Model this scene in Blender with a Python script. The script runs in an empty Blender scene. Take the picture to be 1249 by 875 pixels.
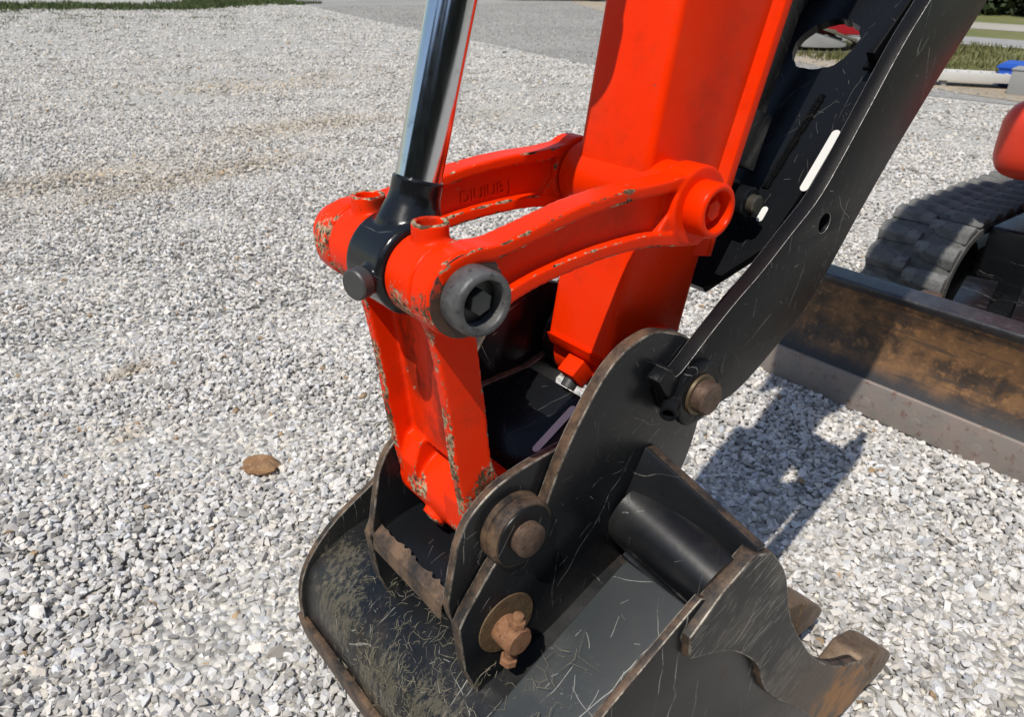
import bpy, bmesh, math, random
import numpy as np
from mathutils import Vector, Matrix

random.seed(7)
RNG = np.random.default_rng(11)
SC = bpy.context.scene
COL = SC.collection
R = math.radians

# ------------------------------------------------------------------ camera
CAM_POS = Vector((-0.6719, -0.5968, 1.3657))
YAW, PITCH, ROLL = 0.68895, 0.48473, 0.01272
cd = bpy.data.cameras.new('camera')
cam = bpy.data.objects.new('camera', cd)
COL.objects.link(cam)
fwd = Vector((math.sin(YAW) * math.cos(PITCH), math.cos(YAW) * math.cos(PITCH), -math.sin(PITCH)))
rgt = Vector((math.cos(YAW), -math.sin(YAW), 0))
upv = rgt.cross(fwd)
r2 = rgt * math.cos(ROLL) + upv * math.sin(ROLL)
u2 = upv * math.cos(ROLL) - rgt * math.sin(ROLL)
mw = Matrix((r2, u2, -fwd)).transposed().to_4x4()
mw.translation = CAM_POS
cam.matrix_world = mw
cd.sensor_width = 36
cd.lens = 910 / 1249 * 36
cd.clip_start = 0.02
cd.clip_end = 2000
cd.dof.use_dof = True
cd.dof.focus_distance = 0.85
cd.dof.aperture_fstop = 15
SC.camera = cam

# ------------------------------------------------------------------ sky, sun, exposure
SUN = Vector((-0.59, -0.235, 1.0)).normalized()          # towards the sun
world = bpy.data.worlds.new('World')
SC.world = world
world.use_nodes = True
wt = world.node_tree
wt.nodes.clear()
sky = wt.nodes.new('ShaderNodeTexSky')
sky.sky_type = 'NISHITA'
sky.sun_disc = False
sky.sun_elevation = math.asin(SUN.z)
sky.sun_rotation = math.atan2(SUN.x, SUN.y)
sky.air_density = 1.2
sky.dust_density = 0.6
bg = wt.nodes.new('ShaderNodeBackground')
bg.inputs['Strength'].default_value = 0.11
wo = wt.nodes.new('ShaderNodeOutputWorld')
wt.links.new(sky.outputs[0], bg.inputs['Color'])
wt.links.new(bg.outputs[0], wo.inputs['Surface'])
sl = bpy.data.lights.new('sun', 'SUN')
sl.energy = 4.1
sl.angle = R(0.5)
sl.color = (1.0, 0.95, 0.87)
sun = bpy.data.objects.new('sun', sl)
COL.objects.link(sun)
sun.rotation_euler = SUN.to_track_quat('Z', 'Y').to_euler()
sun.location = (-4, -2, 7)
SC.view_settings.view_transform = 'Standard'
SC.view_settings.look = 'None'
SC.view_settings.exposure = 0.15
SC.view_settings.gamma = 1.0
SC.render.engine = 'CYCLES'
SC.cycles.use_denoising = True
SC.cycles.max_bounces = 6
SC.cycles.diffuse_bounces = 3
SC.cycles.glossy_bounces = 4
SC.cycles.sample_clamp_indirect = 6


# ------------------------------------------------------------------ node helpers
class G:
    def __init__(s, name, rough=0.5, metal=0.0, spec=0.5):
        s.m = bpy.data.materials.new(name)
        s.m.use_nodes = True
        s.t = s.m.node_tree
        s.t.nodes.clear()
        s.o = s.t.nodes.new('ShaderNodeOutputMaterial')
        s.b = s.t.nodes.new('ShaderNodeBsdfPrincipled')
        s.t.links.new(s.b.outputs[0], s.o.inputs[0])
        s.b.inputs['Roughness'].default_value = rough
        s.b.inputs['Metallic'].default_value = metal
        s.b.inputs['Specular IOR Level'].default_value = spec
        s.tc = s.t.nodes.new('ShaderNodeTexCoord')
        s.geo = s.t.nodes.new('ShaderNodeNewGeometry')
        s.P = s.tc.outputs['Object']

    def put(s, sock, v):
        if isinstance(v, bpy.types.NodeSocket):
            s.t.links.new(v, sock)
        elif isinstance(v, (tuple, list)) and sock.type == 'RGBA':
            sock.default_value = (*v[:3], 1)
        else:
            sock.default_value = v

    def set(s, name, v):
        s.put(s.b.inputs[name], v)

    def mp(s, scale=(1, 1, 1), rot=(0, 0, 0), vec=None, loc=(0, 0, 0)):
        n = s.t.nodes.new('ShaderNodeMapping')
        s.put(n.inputs['Vector'], vec or s.P)
        n.inputs['Scale'].default_value = scale
        n.inputs['Rotation'].default_value = rot
        n.inputs['Location'].default_value = loc
        return n.outputs[0]

    def noise(s, scale, detail=4, rough=0.55, vec=None, dist=0.0, color=False):
        n = s.t.nodes.new('ShaderNodeTexNoise')
        s.put(n.inputs['Vector'], vec or s.P)
        n.inputs['Scale'].default_value = scale
        n.inputs['Detail'].default_value = detail
        n.inputs['Roughness'].default_value = rough
        n.inputs['Distortion'].default_value = dist
        return n.outputs['Color' if color else 'Fac']

    def voro(s, scale, feature='F1', out='Distance', vec=None, rand=1.0):
        n = s.t.nodes.new('ShaderNodeTexVoronoi')
        n.feature = feature
        s.put(n.inputs['Vector'], vec or s.P)
        n.inputs['Scale'].default_value = scale
        n.inputs['Randomness'].default_value = rand
        return n.outputs[out]

    def step(s, v, a, b, lo=0.0, hi=1.0):
        n = s.t.nodes.new('ShaderNodeMapRange')
        n.interpolation_type = 'SMOOTHSTEP'
        s.put(n.inputs['Value'], v)
        n.inputs['From Min'].default_value = a
        n.inputs['From Max'].default_value = b
        n.inputs['To Min'].default_value = lo
        n.inputs['To Max'].default_value = hi
        return n.outputs[0]

    def math(s, op, a, b=0.0, clamp=False):
        n = s.t.nodes.new('ShaderNodeMath')
        n.operation = op
        n.use_clamp = clamp
        s.put(n.inputs[0], a)
        s.put(n.inputs[1], b)
        return n.outputs[0]

    def mul(s, a, b):
        return s.math('MULTIPLY', a, b)

    def add(s, a, b):
        return s.math('ADD', a, b, True)

    def mix(s, f, a, b):
        n = s.t.nodes.new('ShaderNodeMix')
        n.data_type = 'RGBA'
        s.put(n.inputs[0], f)
        s.put(n.inputs[6], a)
        s.put(n.inputs[7], b)
        return n.outputs[2]

    def mixf(s, f, a, b):
        n = s.t.nodes.new('ShaderNodeMix')
        n.data_type = 'FLOAT'
        s.put(n.inputs[0], f)
        s.put(n.inputs[2], a)
        s.put(n.inputs[3], b)
        return n.outputs[0]

    def attr(s, name, out='Fac'):
        n = s.t.nodes.new('ShaderNodeAttribute')
        n.attribute_name = name
        return n.outputs[out]

    def bump(s, h, strength=0.3, dist=0.002):
        n = s.t.nodes.new('ShaderNodeBump')
        n.inputs['Strength'].default_value = strength
        n.inputs['Distance'].default_value = dist
        s.put(n.inputs['Height'], h)
        s.t.links.new(n.outputs[0], s.b.inputs['Normal'])

    def near(s, pt, r0, r1):
        """1 inside r0 of a point, 0 beyond r1"""
        n = s.t.nodes.new('ShaderNodeVectorMath')
        n.operation = 'DISTANCE'
        s.put(n.inputs[0], s.P)
        n.inputs[1].default_value = pt
        return s.step(n.outputs['Value'], r0, r1, 1.0, 0.0)

    def scratch(s, vec, scale, w, ln, a0, a1, prob, off):
        """one short random straight stroke in each 2-D cell"""
        m = s.mp((scale, scale, scale), vec=vec, loc=(off, off * 0.7, 0))
        n = s.t.nodes.new('ShaderNodeTexVoronoi')
        n.voronoi_dimensions = '2D'
        n.inputs['Scale'].default_value = 1.0
        s.put(n.inputs['Vector'], m)
        d = s.t.nodes.new('ShaderNodeVectorMath')
        d.operation = 'SUBTRACT'
        s.put(d.inputs[0], m)
        s.put(d.inputs[1], n.outputs['Position'])
        sp = s.t.nodes.new('ShaderNodeSeparateXYZ')
        s.put(sp.inputs[0], d.outputs[0])
        sc = s.t.nodes.new('ShaderNodeSeparateColor')
        s.put(sc.inputs[0], n.outputs['Color'])
        ang = s.math('ADD', s.math('MULTIPLY', sc.outputs[0], a1 - a0), a0)
        c, q = s.math('COSINE', ang), s.math('SINE', ang)
        al = s.math('ABSOLUTE', s.math('ADD', s.math('MULTIPLY', sp.outputs[0], c), s.math('MULTIPLY', sp.outputs[1], q)))
        pe = s.math('ABSOLUTE', s.math('SUBTRACT', s.math('MULTIPLY', sp.outputs[1], c), s.math('MULTIPLY', sp.outputs[0], q)))
        return s.mul(s.mul(s.step(pe, w * 0.5, w, 1, 0), s.step(al, ln * 0.8, ln, 1, 0)), s.math('GREATER_THAN', sc.outputs[1], prob))

    def streaks(s, scales, rot, thr, soft=0.03, nscale=1.0):
        v = s.mp(scales, rot)
        return s.step(s.noise(nscale, 2, 0.5, v), thr, thr + soft)

    def hairs(s, scale, width, warp=0.25, wscale=7.0, loc=(0, 0, 0)):
        """thin curved scratch lines"""
        n = s.t.nodes.new('ShaderNodeVectorMath')
        n.operation = 'MULTIPLY_ADD'
        s.put(n.inputs[0], s.noise(wscale, 3, 0.6, color=True))
        n.inputs[1].default_value = (warp, warp, warp)
        s.put(n.inputs[2], s.mp(loc=loc))
        d = s.voro(scale, 'DISTANCE_TO_EDGE', 'Distance', n.outputs[0])
        return s.step(d, 0.0, width, 1.0, 0.0)


# ------------------------------------------------------------------ materials
WEAR = [(-0.375, -0.10, 1.10), (-0.365, 0.09, 1.12), (-0.36, -0.055, 1.09), (-0.36, 0.06, 1.08),
        (-0.335, -0.095, 1.075)]
LOWWEAR = [(-0.285, -0.07, 0.85), (-0.27, -0.072, 0.87), (-0.29, -0.05, 0.79), (-0.295, 0.03, 0.81)]


def orange(name, pointy=True, wear=(), rough=0.33, flange=False):
    g = G(name, rough)
    base = g.mix(g.noise(3.2, 3), (0.82, 0.029, 0.0006), (0.72, 0.024, 0.0005))
    g.set('Specular IOR Level', 0.085)
    grime = g.mul(g.step(g.noise(7, 7, 0.75), 0.50, 0.74), 0.55)
    base = g.mix(grime, base, (0.33, 0.022, 0.006))
    base = g.mix(g.mul(g.step(g.noise(5, 5, 0.7, g.mp(loc=(1, 5, 2))), 0.46, 0.75), 0.10), base, (0.40, 0.16, 0.08))
    fine = g.noise(210, 5, 0.7)
    mid = g.noise(62, 4, 0.65)
    chips = g.math('MULTIPLY', g.step(mid, 0.735, 0.76), g.step(fine, 0.42, 0.5))
    if pointy:
        e = g.math('SUBTRACT', g.geo.outputs['Pointiness'], 0.5)
        e = g.math('ADD', e, g.mul(g.math('SUBTRACT', mid, 0.5), 0.14))
        e = g.math('ADD', e, g.mul(g.math('SUBTRACT', g.noise(14, 3), 0.5), 0.16))
        edge = g.step(e, 0.043, 0.052)
        chips = g.math('MAXIMUM', chips, edge)
    for c in wear:
        k = g.near(c[:3], 0.012, c[3] if len(c) > 3 else 0.045)
        v = g.math('ADD', g.mul(k, 0.24), g.mul(g.noise(230, 6, 0.8, g.mp((1, 1, 0.5))), 1.0))
        chips = g.math('MAXIMUM', chips, g.mul(g.step(v, 0.685, 0.72), g.step(k, 0.02, 0.1)))
    if flange:                                  # paint rubbed off the flanges' front edges
        sp_ = g.t.nodes.new('ShaderNodeSeparateXYZ')
        g.put(sp_.inputs[0], g.P)
        X_, Y_, Z_ = sp_.outputs
        t_ = g.math('ADD', X_, g.math('ADD', 0.335, g.math('MULTIPLY', g.math('SUBTRACT', Z_, 1.06), 0.135)))
        t_ = g.math('ADD', t_, g.mul(g.math('SUBTRACT', g.noise(120, 5, 0.75), 0.5), 0.016))
        t_ = g.math('ADD', t_, g.mul(g.math('SUBTRACT', g.noise(22, 2), 0.5), 0.010))
        ay = g.math('ABSOLUTE', Y_)
        k_ = g.mul(g.step(t_, 0.0012, 0.0030, 1, 0), g.mul(g.step(ay, 0.056, 0.060), g.mul(g.step(Z_, 0.815, 0.83), g.step(Z_, 1.055, 1.075, 1, 0))))
        chips = g.math('MAXIMUM', chips, k_)
        web_grime_shade = g.mul(g.step(ay, 0.046, 0.056, 1, 0), g.mul(g.step(g.math('ADD', X_, g.math('MULTIPLY', g.math('SUBTRACT', Z_, 1.06), 0.135)), -0.322, -0.310), g.step(Z_, 0.86, 0.90)))  # recessed web: grime plus shade painted into the colour between the flanges
        base = g.mix(g.mul(web_grime_shade, g.step(g.noise(24, 6, 0.75, g.mp((1, 1, 0.4))), 0.40, 0.62)), base, (0.26, 0.022, 0.008))
    tone = g.noise(170, 4, 0.7)
    under = g.mix(g.step(tone, 0.38, 0.62), (0.030, 0.022, 0.016), (0.46, 0.37, 0.23))
    under = g.mix(g.step(g.noise(33, 2), 0.5, 0.66), under, (0.085, 0.045, 0.025))
    g.set('Base Color', g.mix(chips, base, under))
    g.set('Roughness', g.mixf(chips, g.mixf(g.noise(40, 4), rough - 0.06, rough + 0.12), 0.75))
    h = g.math('SUBTRACT', g.mul(g.noise(130, 4, 0.6), 0.35), chips)
    g.bump(h, 0.25, 0.0012)
    return g.m


def black(name, scratch=1.0, dust=0.25, rough=0.28, rust=0.0, tint=(0.0065, 0.0072, 0.0085), plane='xz', mud=(), spec=0.36):
    g = G(name, rough, 0.0, spec)
    sw = {'xz': (0, 2), 'yx': (1, 0)}[plane]
    sep = g.t.nodes.new('ShaderNodeSeparateXYZ')
    wv = g.t.nodes.new('ShaderNodeVectorMath')
    wv.operation = 'MULTIPLY_ADD'
    g.put(wv.inputs[0], g.noise(11, 2, 0.5, color=True))
    wv.inputs[1].default_value = (0.035, 0.035, 0.035)
    g.put(wv.inputs[2], g.P)
    g.put(sep.inputs[0], wv.outputs[0])
    cmb = g.t.nodes.new('ShaderNodeCombineXYZ')
    g.put(cmb.inputs[0], sep.outputs[sw[0]])
    g.put(cmb.inputs[1], sep.outputs[sw[1]])
    d = g.mul(g.step(g.noise(6.5, 6, 0.65), 0.42, 0.78), dust)
    col = g.mix(d, tint, (0.105, 0.10, 0.088))
    sc = g.step(g.noise(190, 2), 0.775, 0.80)
    for scale, w, ln, a0, a1, prob, off in ((4.5, 0.0030, 0.55, 0.3, 2.0, 0.30, 1.9), (8, 0.0045, 0.5, 0.3, 2.4, 0.40, 0.0), (15, 0.007, 0.45, 0.0, 3.1, 0.5, 3.3), (33, 0.014, 0.40, 0.2, 1.9, 0.75, 7.7), (70, 0.03, 0.34, 0.0, 3.1, 0.86, 5.1)):
        sc = g.math('MAXIMUM', sc, g.scratch(cmb.outputs[0], scale, w, ln, a0, a1, prob, off))
    sc = g.mul(g.mul(sc, scratch), g.mul(g.step(g.noise(55, 3, 0.7), 0.34, 0.55), g.step(g.noise(7, 3, 0.6, g.mp(loc=(2, 8, 4))), 0.40, 0.58, 0.12, 1.0)))
    scuff = g.mul(g.mul(g.step(g.noise(150, 5, 0.8, g.mp((1, 1, 0.3), (0, 0.6, 0))), 0.60, 0.72), g.step(g.noise(5.5, 3), 0.52, 0.66)), 0.45 * min(scratch, 1.0))
    sc = g.math('MAXIMUM', sc, scuff)
    col = g.mix(sc, col, (0.27, 0.265, 0.24))
    if rust > 0:
        k = g.mul(g.step(g.noise(8, 6, 0.7), 0.55, 0.70), rust)
        col = g.mix(k, col, (0.10, 0.05, 0.025))
        g.set('Roughness', g.mixf(k, rough, 0.8))
    else:
        g.set('Roughness', g.mixf(d, g.mixf(g.noise(30, 4), rough - 0.1, rough + 0.12), 0.62))
    for px_, py_, pz_, r_ in mud:
        kk = g.near((px_, py_, pz_), 0.02, r_)
        vv = g.math('ADD', g.mul(kk, 0.26), g.noise(95, 8, 0.85, g.mp((1, 1.3, 0.35), (0.5, 0, 0.3))))
        col = g.mix(g.mul(g.mul(g.step(vv, 0.70, 0.78), g.step(kk, 0.02, 0.2)), 0.6), col, g.mix(g.noise(60, 3), (0.075, 0.066, 0.045), (0.17, 0.145, 0.095)))
    g.set('Base Color', col)
    g.bump(g.math('SUBTRACT', g.mul(g.noise(75, 4), 0.6), sc), 0.16, 0.0015)
    return g.m


def rusty(name, a, b, c, rough=0.72, metal=0.15, scale=30):
    g = G(name, rough, metal)
    n1 = g.noise(scale, 6, 0.68)
    n2 = g.noise(scale * 3.1, 5, 0.7)
    col = g.mix(g.step(n1, 0.35, 0.68), a, b)
    col = g.mix(g.mul(g.step(n2, 0.56, 0.66), 0.85), col, c)
    g.set('Base Color', col)
    g.set('Roughness', g.mixf(n2, rough - 0.2, rough + 0.15))
    g.bump(n2, 0.5, 0.0018)
    return g.m


M = {}
M['orange'] = orange('orange_paint')
M['orange_flat'] = orange('orange_plate_paint', pointy=False, rough=0.26)
M['orange_link'] = orange('orange_cast_paint', wear=[(*p, 0.04) for p in WEAR[:2]])
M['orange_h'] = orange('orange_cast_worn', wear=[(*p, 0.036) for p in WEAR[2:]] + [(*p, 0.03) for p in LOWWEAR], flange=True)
M['black'] = black('black_paint', 0.7, 0.05)
M['panel'] = black('dusty_sky_sheen_plate', 0.9, 0.5, 0.40, 0.10, (0.030, 0.034, 0.035), plane='yx')  # lighter blue-grey tint paints in the sky's reflection, along with dust
M['black_thumb'] = black('black_thumb_paint', 0.9, 0.03, 0.30, spec=0.16)
M['black_in'] = black('black_deep_paint', 0.3, 0.02, 0.25, plane='yx', spec=0.22)
M['black_rim'] = black('black_plate_rim', 0.0, 0.06, 0.35, spec=0.25)
M['black_tube'] = black('black_tube_paint', 0.8, 0.22, 0.34, 0.12, plane='yx')
M['black_sheet'] = black('black_bucket_paint', 1.0, 0.22, 0.34, 0.2, plane='yx',
                         mud=[(-0.37, 0.16, 0.55, 0.13), (-0.38, 0.03, 0.52, 0.13), (-0.37, -0.08, 0.56, 0.11), (-0.34, 0.20, 0.60, 0.09)])
M['black_eye'] = black('black_rod_paint', 0.25, 0.05, 0.2)
M['flange'] = rusty('rubbed_flange_edge', (0.045, 0.028, 0.018), (0.16, 0.11, 0.06), (0.42, 0.02, 0.004), 0.75, 0.0, 70)
M['edge'] = rusty('worn_plate_edge', (0.016, 0.014, 0.013), (0.155, 0.095, 0.055), (0.055, 0.034, 0.022), 0.62, 0.2, 26)
M['bare'] = rusty('bare_edge_metal', (0.05, 0.036, 0.027), (0.33, 0.30, 0.25), (0.035, 0.028, 0.022), 0.55, 0.4, 38)
M['bare_thumb'] = rusty('bare_thumb_edge', (0.42, 0.41, 0.39), (0.24, 0.23, 0.22), (0.05, 0.045, 0.04), 0.45, 0.5, 60)
M['pin'] = rusty('rusty_pin_steel', (0.095, 0.06, 0.042), (0.16, 0.105, 0.075), (0.06, 0.035, 0.025), 0.55, 0.45, 60)
M['rust'] = rusty('orange_rust', (0.17, 0.075, 0.032), (0.26, 0.13, 0.062), (0.08, 0.036, 0.02), 0.85, 0.0, 60)
M['disc'] = rusty('brown_disc_rust', (0.085, 0.05, 0.024), (0.14, 0.088, 0.04), (0.03, 0.022, 0.016), 0.75, 0.1, 70)
M['capgrey'] = rusty('grey_cap_steel', (0.062, 0.062, 0.062), (0.115, 0.115, 0.113), (0.03, 0.03, 0.03), 0.5, 0.2, 40)
M['brownpaint'] = rusty('rubbed_boss_face', (0.045, 0.024, 0.016), (0.075, 0.04, 0.026), (0.5, 0.035, 0.006), 0.6, 0.0, 22)
M['tooth'] = rusty('worn_tooth_steel', (0.13, 0.082, 0.05), (0.235, 0.165, 0.105), (0.08, 0.045, 0.026), 0.55, 0.4, 28)
M['rubber'] = rusty('dusty_rubber', (0.085, 0.085, 0.083), (0.16, 0.158, 0.15), (0.045, 0.045, 0.045), 0.92, 0.0, 16)
M['rubber_side'] = rusty('dark_rubber', (0.055, 0.055, 0.054), (0.115, 0.113, 0.107), (0.035, 0.035, 0.035), 0.92, 0.0, 14)


def m_cutter():
    g = G('scratched_side_plate', 0.45, 0.35)
    sp_ = g.t.nodes.new('ShaderNodeSeparateXYZ')
    g.put(sp_.inputs[0], g.P)
    cm = g.t.nodes.new('ShaderNodeCombineXYZ')
    g.put(cm.inputs[0], sp_.outputs[0])
    g.put(cm.inputs[1], sp_.outputs[2])
    st = 0.0
    for scale, w, a0, a1, prob, off in ((9, 0.010, 0.25, 0.9, 0.25, 0), (16, 0.016, 0.2, 0.9, 0.2, 2.1), (28, 0.022, 0.3, 0.8, 0.25, 5.5), (48, 0.035, 0.1, 1.0, 0.3, 8.2), (15, 0.012, 0.3, 0.7, 0.3, 3.9), (30, 0.022, 0.2, 0.7, 0.3, 1.2)):
        st = g.math('MAXIMUM', st, g.scratch(cm.outputs[0], scale, w, 0.5, a0, a1, prob, off))
    st = g.mul(st, g.step(g.noise(18, 3, 0.6), 0.36, 0.56))
    st2 = st
    low = g.noise(9, 5, 0.65)
    col = g.mix(g.step(low, 0.42, 0.62), (0.034, 0.034, 0.033), (0.105, 0.095, 0.08))
    col = g.mix(g.mul(g.math('MAXIMUM', st, st2), 0.8), col, (0.27, 0.265, 0.24))
    sep = g.t.nodes.new('ShaderNodeSeparateXYZ')
    g.put(sep.inputs[0], g.P)
    k = g.math('SUBTRACT', sep.outputs['X'], sep.outputs['Z'])
    k = g.math('ADD', k, g.mul(g.math('SUBTRACT', g.noise(14, 4), 0.5), 0.3))
    col = g.mix(g.step(k, -0.40, -0.10), col, (0.105, 0.082, 0.062))
    col = g.mix(g.mul(g.step(k, 0.02, 0.12), g.step(g.noise(18, 5), 0.3, 0.6)), col, (0.36, 0.165, 0.045))
    g.set('Base Color', col)
    g.set('Roughness', g.mixf(st, 0.55, 0.38))
    g.bump(g.math('SUBTRACT', g.noise(60, 4), st), 0.25, 0.0015)
    return g.m


M['cutter'] = m_cutter()


def m_chrome():
    g = G('chrome_rod', 0.07, 1.0)
    g.set('Base Color', g.mix(g.step(g.noise(60, 3), 0.6, 0.75), (0.62, 0.64, 0.67), (0.48, 0.49, 0.50)))
    g.set('Roughness', g.mixf(g.noise(1.0, 3, vec=g.mp((300, 300, 9))), 0.10, 0.20))
    return g.m


M['chrome'] = m_chrome()


def m_blade():
    g = G('rusty_blade_face', 0.6, 0.2)
    n = g.noise(9, 7, 0.68)
    col = g.mix(g.step(n, 0.36, 0.62), (0.040, 0.026, 0.018), (0.19, 0.098, 0.042))
    col = g.mix(g.mul(g.step(g.noise(31, 6, 0.7), 0.52, 0.64), 0.6), col, (0.30, 0.15, 0.06))
    st = g.streaks((40, 5, 60), (0.0, 0, 0), 0.52, 0.12)
    col = g.mix(g.mul(st, 0.65), col, (0.05, 0.036, 0.028))
    sep = g.t.nodes.new('ShaderNodeSeparateXYZ')
    g.put(sep.inputs[0], g.P)
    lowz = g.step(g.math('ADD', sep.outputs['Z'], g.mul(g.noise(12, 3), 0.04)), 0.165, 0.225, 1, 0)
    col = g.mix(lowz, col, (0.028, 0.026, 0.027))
    g.set('Base Color', col)
    g.set('Roughness', g.mixf(n, 0.42, 0.75))
    g.bump(n, 0.3, 0.003)
    return g.m


M['blade'] = m_blade()
M['bladetop'] = rusty('blade_top_steel', (0.03, 0.03, 0.035), (0.055, 0.054, 0.058), (0.09, 0.085, 0.08), 0.42, 0.3, 18)
M['cutting'] = rusty('grey_cutting_edge', (0.22, 0.20, 0.18), (0.27, 0.215, 0.185), (0.17, 0.10, 0.08), 0.7, 0.1, 11)


def simple(name, c, rough=0.5, metal=0.0, var=0.12, scale=12):
    g = G(name, rough, metal)
    c2 = tuple(x * (1 - var * 2) for x in c)
    g.set('Base Color', g.mix(g.noise(scale, 4), c, c2))
    g.bump(g.noise(scale * 6, 3), 0.1, 0.001)
    return g.m


M['sticker'] = simple('white_sticker', (0.66, 0.66, 0.635), 0.6, 0, 0.06, 40)
M['dark'] = simple('black_socket', (0.006, 0.006, 0.007), 0.35)
M['bolt'] = simple('dark_bolt_steel', (0.075, 0.075, 0.074), 0.45, 0.4)
M['gold'] = simple('brass_washer', (0.12, 0.085, 0.045), 0.5, 0.4)
M['olivepin'] = simple('olive_pin_steel', (0.085, 0.083, 0.066), 0.35, 0.5)
M['rock'] = rusty('brown_rock', (0.19, 0.095, 0.042), (0.27, 0.155, 0.075), (0.36, 0.25, 0.16), 0.9, 0.0, 30)
M['straw'] = simple('dry_straw', (0.30, 0.265, 0.18), 0.85, 0, 0.35, 60)
M['body'] = simple('red_machine_body', (0.66, 0.04, 0.012), 0.4, 0, 0.06)


# ------------------------------------------------------------------ mesh helpers
def finish(name, bm, mats, parent=None, bevel=0.0, seg=2, angle=35, smooth=True, plate=False, bangle=30):
    bmesh.ops.recalc_face_normals(bm, faces=bm.faces)
    if bevel > 0:
        ed = [e for e in bm.edges if len(e.link_faces) == 2 and e.calc_face_angle(0) > R(bangle)]
        bmesh.ops.bevel(bm, geom=ed, offset=bevel, segments=seg, profile=0.6, affect='EDGES', clamp_overlap=True)
        bmesh.ops.recalc_face_normals(bm, faces=bm.faces)
    if plate:                                   # flat plate lying in the XZ plane: faces / rim / worn corners
        for f in bm.faces:
            a = abs(f.normal.y)
            f.material_index = 0 if a > 0.97 else (1 if a < 0.25 else 2)
    me = bpy.data.meshes.new(name)
    bm.to_mesh(me)
    bm.free()
    if not isinstance(mats, (list, tuple)):
        mats = [mats]
    for m in mats:
        me.materials.append(m)
    if smooth:
        me.polygons.foreach_set('use_smooth', [True] * len(me.polygons))
        me.set_sharp_from_angle(angle=R(angle))
    ob = bpy.data.objects.new(name, me)
    COL.objects.link(ob)
    ob.parent = parent
    return ob


def prism(bm, pts, y0, y1, mi=0):
    a = [bm.verts.new((x, y0, z)) for x, z in pts]
    b = [bm.verts.new((x, y1, z)) for x, z in pts]
    n = len(pts)
    fs = [bm.faces.new(a), bm.faces.new(b[::-1])]
    for i in range(n):
        j = (i + 1) % n
        fs.append(bm.faces.new((a[i], b[i], b[j], a[j])))
    for f in fs:
        f.material_index = mi
    return fs


def holed(bm, outer_, hole, y0, y1):
    from mathutils.geometry import tessellate_polygon
    loops = [[Vector((x, z, 0)) for x, z in outer_], [Vector((x, z, 0)) for x, z in hole]]
    flat = outer_ + hole
    a = [bm.verts.new((x, y0, z)) for x, z in flat]
    b = [bm.verts.new((x, y1, z)) for x, z in flat]
    for t in tessellate_polygon(loops):
        bm.faces.new([a[i] for i in t])
        bm.faces.new([b[i] for i in t[::-1]])
    n, m = len(outer_), len(hole)
    for st_, ct in ((0, n), (n, m)):
        for i in range(ct):
            j = st_ + (i + 1) % ct
            bm.faces.new((a[st_ + i], b[st_ + i], b[j], a[j]))


def curve(pts, n=6, closed=False):
    """Catmull-Rom through 2-D points"""
    out = []
    N = len(pts)
    rng = range(N) if closed else range(N - 1)
    for i in rng:
        p = [pts[(i + k) % N] if closed else pts[min(max(i + k, 0), N - 1)] for k in (-1, 0, 1, 2)]
        for j in range(n):
            t = j / n
            out.append(tuple(0.5 * ((2 * p[1][c]) + (-p[0][c] + p[2][c]) * t +
                                    (2 * p[0][c] - 5 * p[1][c] + 4 * p[2][c] - p[3][c]) * t * t +
                                    (-p[0][c] + 3 * p[1][c] - 3 * p[2][c] + p[3][c]) * t ** 3) for c in (0, 1)))
    if not closed:
        out.append(tuple(pts[-1]))
    return out


def offset(path, d):
    """offset an open 2-D path sideways"""
    out = []
    for i, p in enumerate(path):
        a = path[max(i - 1, 0)]
        b = path[min(i + 1, len(path) - 1)]
        tx, tz = b[0] - a[0], b[1] - a[1]
        L = math.hypot(tx, tz) or 1
        out.append((p[0] - tz / L * d, p[1] + tx / L * d))
    return out


def strip(path, d0, d1):
    return offset(path, d0) + offset(path, d1)[::-1]


def lathe(bm, o, ax, prof, n=40, mi=0):
    """revolve (t, r) profile round an axis; closed solid when it starts and ends at r = 0"""
    o = Vector(o)
    ax = Vector(ax).normalized()
    u = ax.orthogonal().normalized()
    v = ax.cross(u)
    rings = []
    for t, r in prof:
        c = o + ax * t
        if r < 1e-6:
            rings.append([bm.verts.new(c)])
        else:
            rings.append([bm.verts.new(c + (u * math.cos(2 * math.pi * k / n) + v * math.sin(2 * math.pi * k / n)) * r)
                          for k in range(n)])
    fs = []
    for a, b in zip(rings, rings[1:]):
        for k in range(n):
            k2 = (k + 1) % n
            if len(a) == 1 and len(b) == 1:
                continue
            if len(a) == 1:
                fs.append(bm.faces.new((a[0], b[k], b[k2])))
            elif len(b) == 1:
                fs.append(bm.faces.new((a[k], b[0], a[k2])))
            else:
                fs.append(bm.faces.new((a[k], b[k], b[k2], a[k2])))
    for f in fs:
        f.material_index = mi
    return fs


def rod(bm, p0, p1, r, c=0.0015, n=36, mi=0, r1=None):
    p0, p1 = Vector(p0), Vector(p1)
    L = (p1 - p0).length
    r1 = r if r1 is None else r1
    return lathe(bm, p0, p1 - p0, [(0, 0), (0, r - c), (c, r), (L - c, r1), (L, r1 - c), (L, 0)], n, mi)


def box(bm, c, h, rot=None, mi=0):
    c = Vector(c)
    mt = rot or Matrix.Identity(3)
    vs = [bm.verts.new(c + mt @ Vector((h[0] * i, h[1] * j, h[2] * k))) for i in (-1, 1) for j in (-1, 1) for k in (-1, 1)]
    for q in ((0, 1, 3, 2), (4, 6, 7, 5), (0, 4, 5, 1), (2, 3, 7, 6), (0, 2, 6, 4), (1, 5, 7, 3)):
        bm.faces.new([vs[i] for i in q]).material_index = mi


def cyl_y(bm, xz, y0, y1, r, c=0.002, n=40, mi=0):
    return rod(bm, (xz[0], y0, xz[1]), (xz[0], y1, xz[1]), r, c, n, mi)


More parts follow.
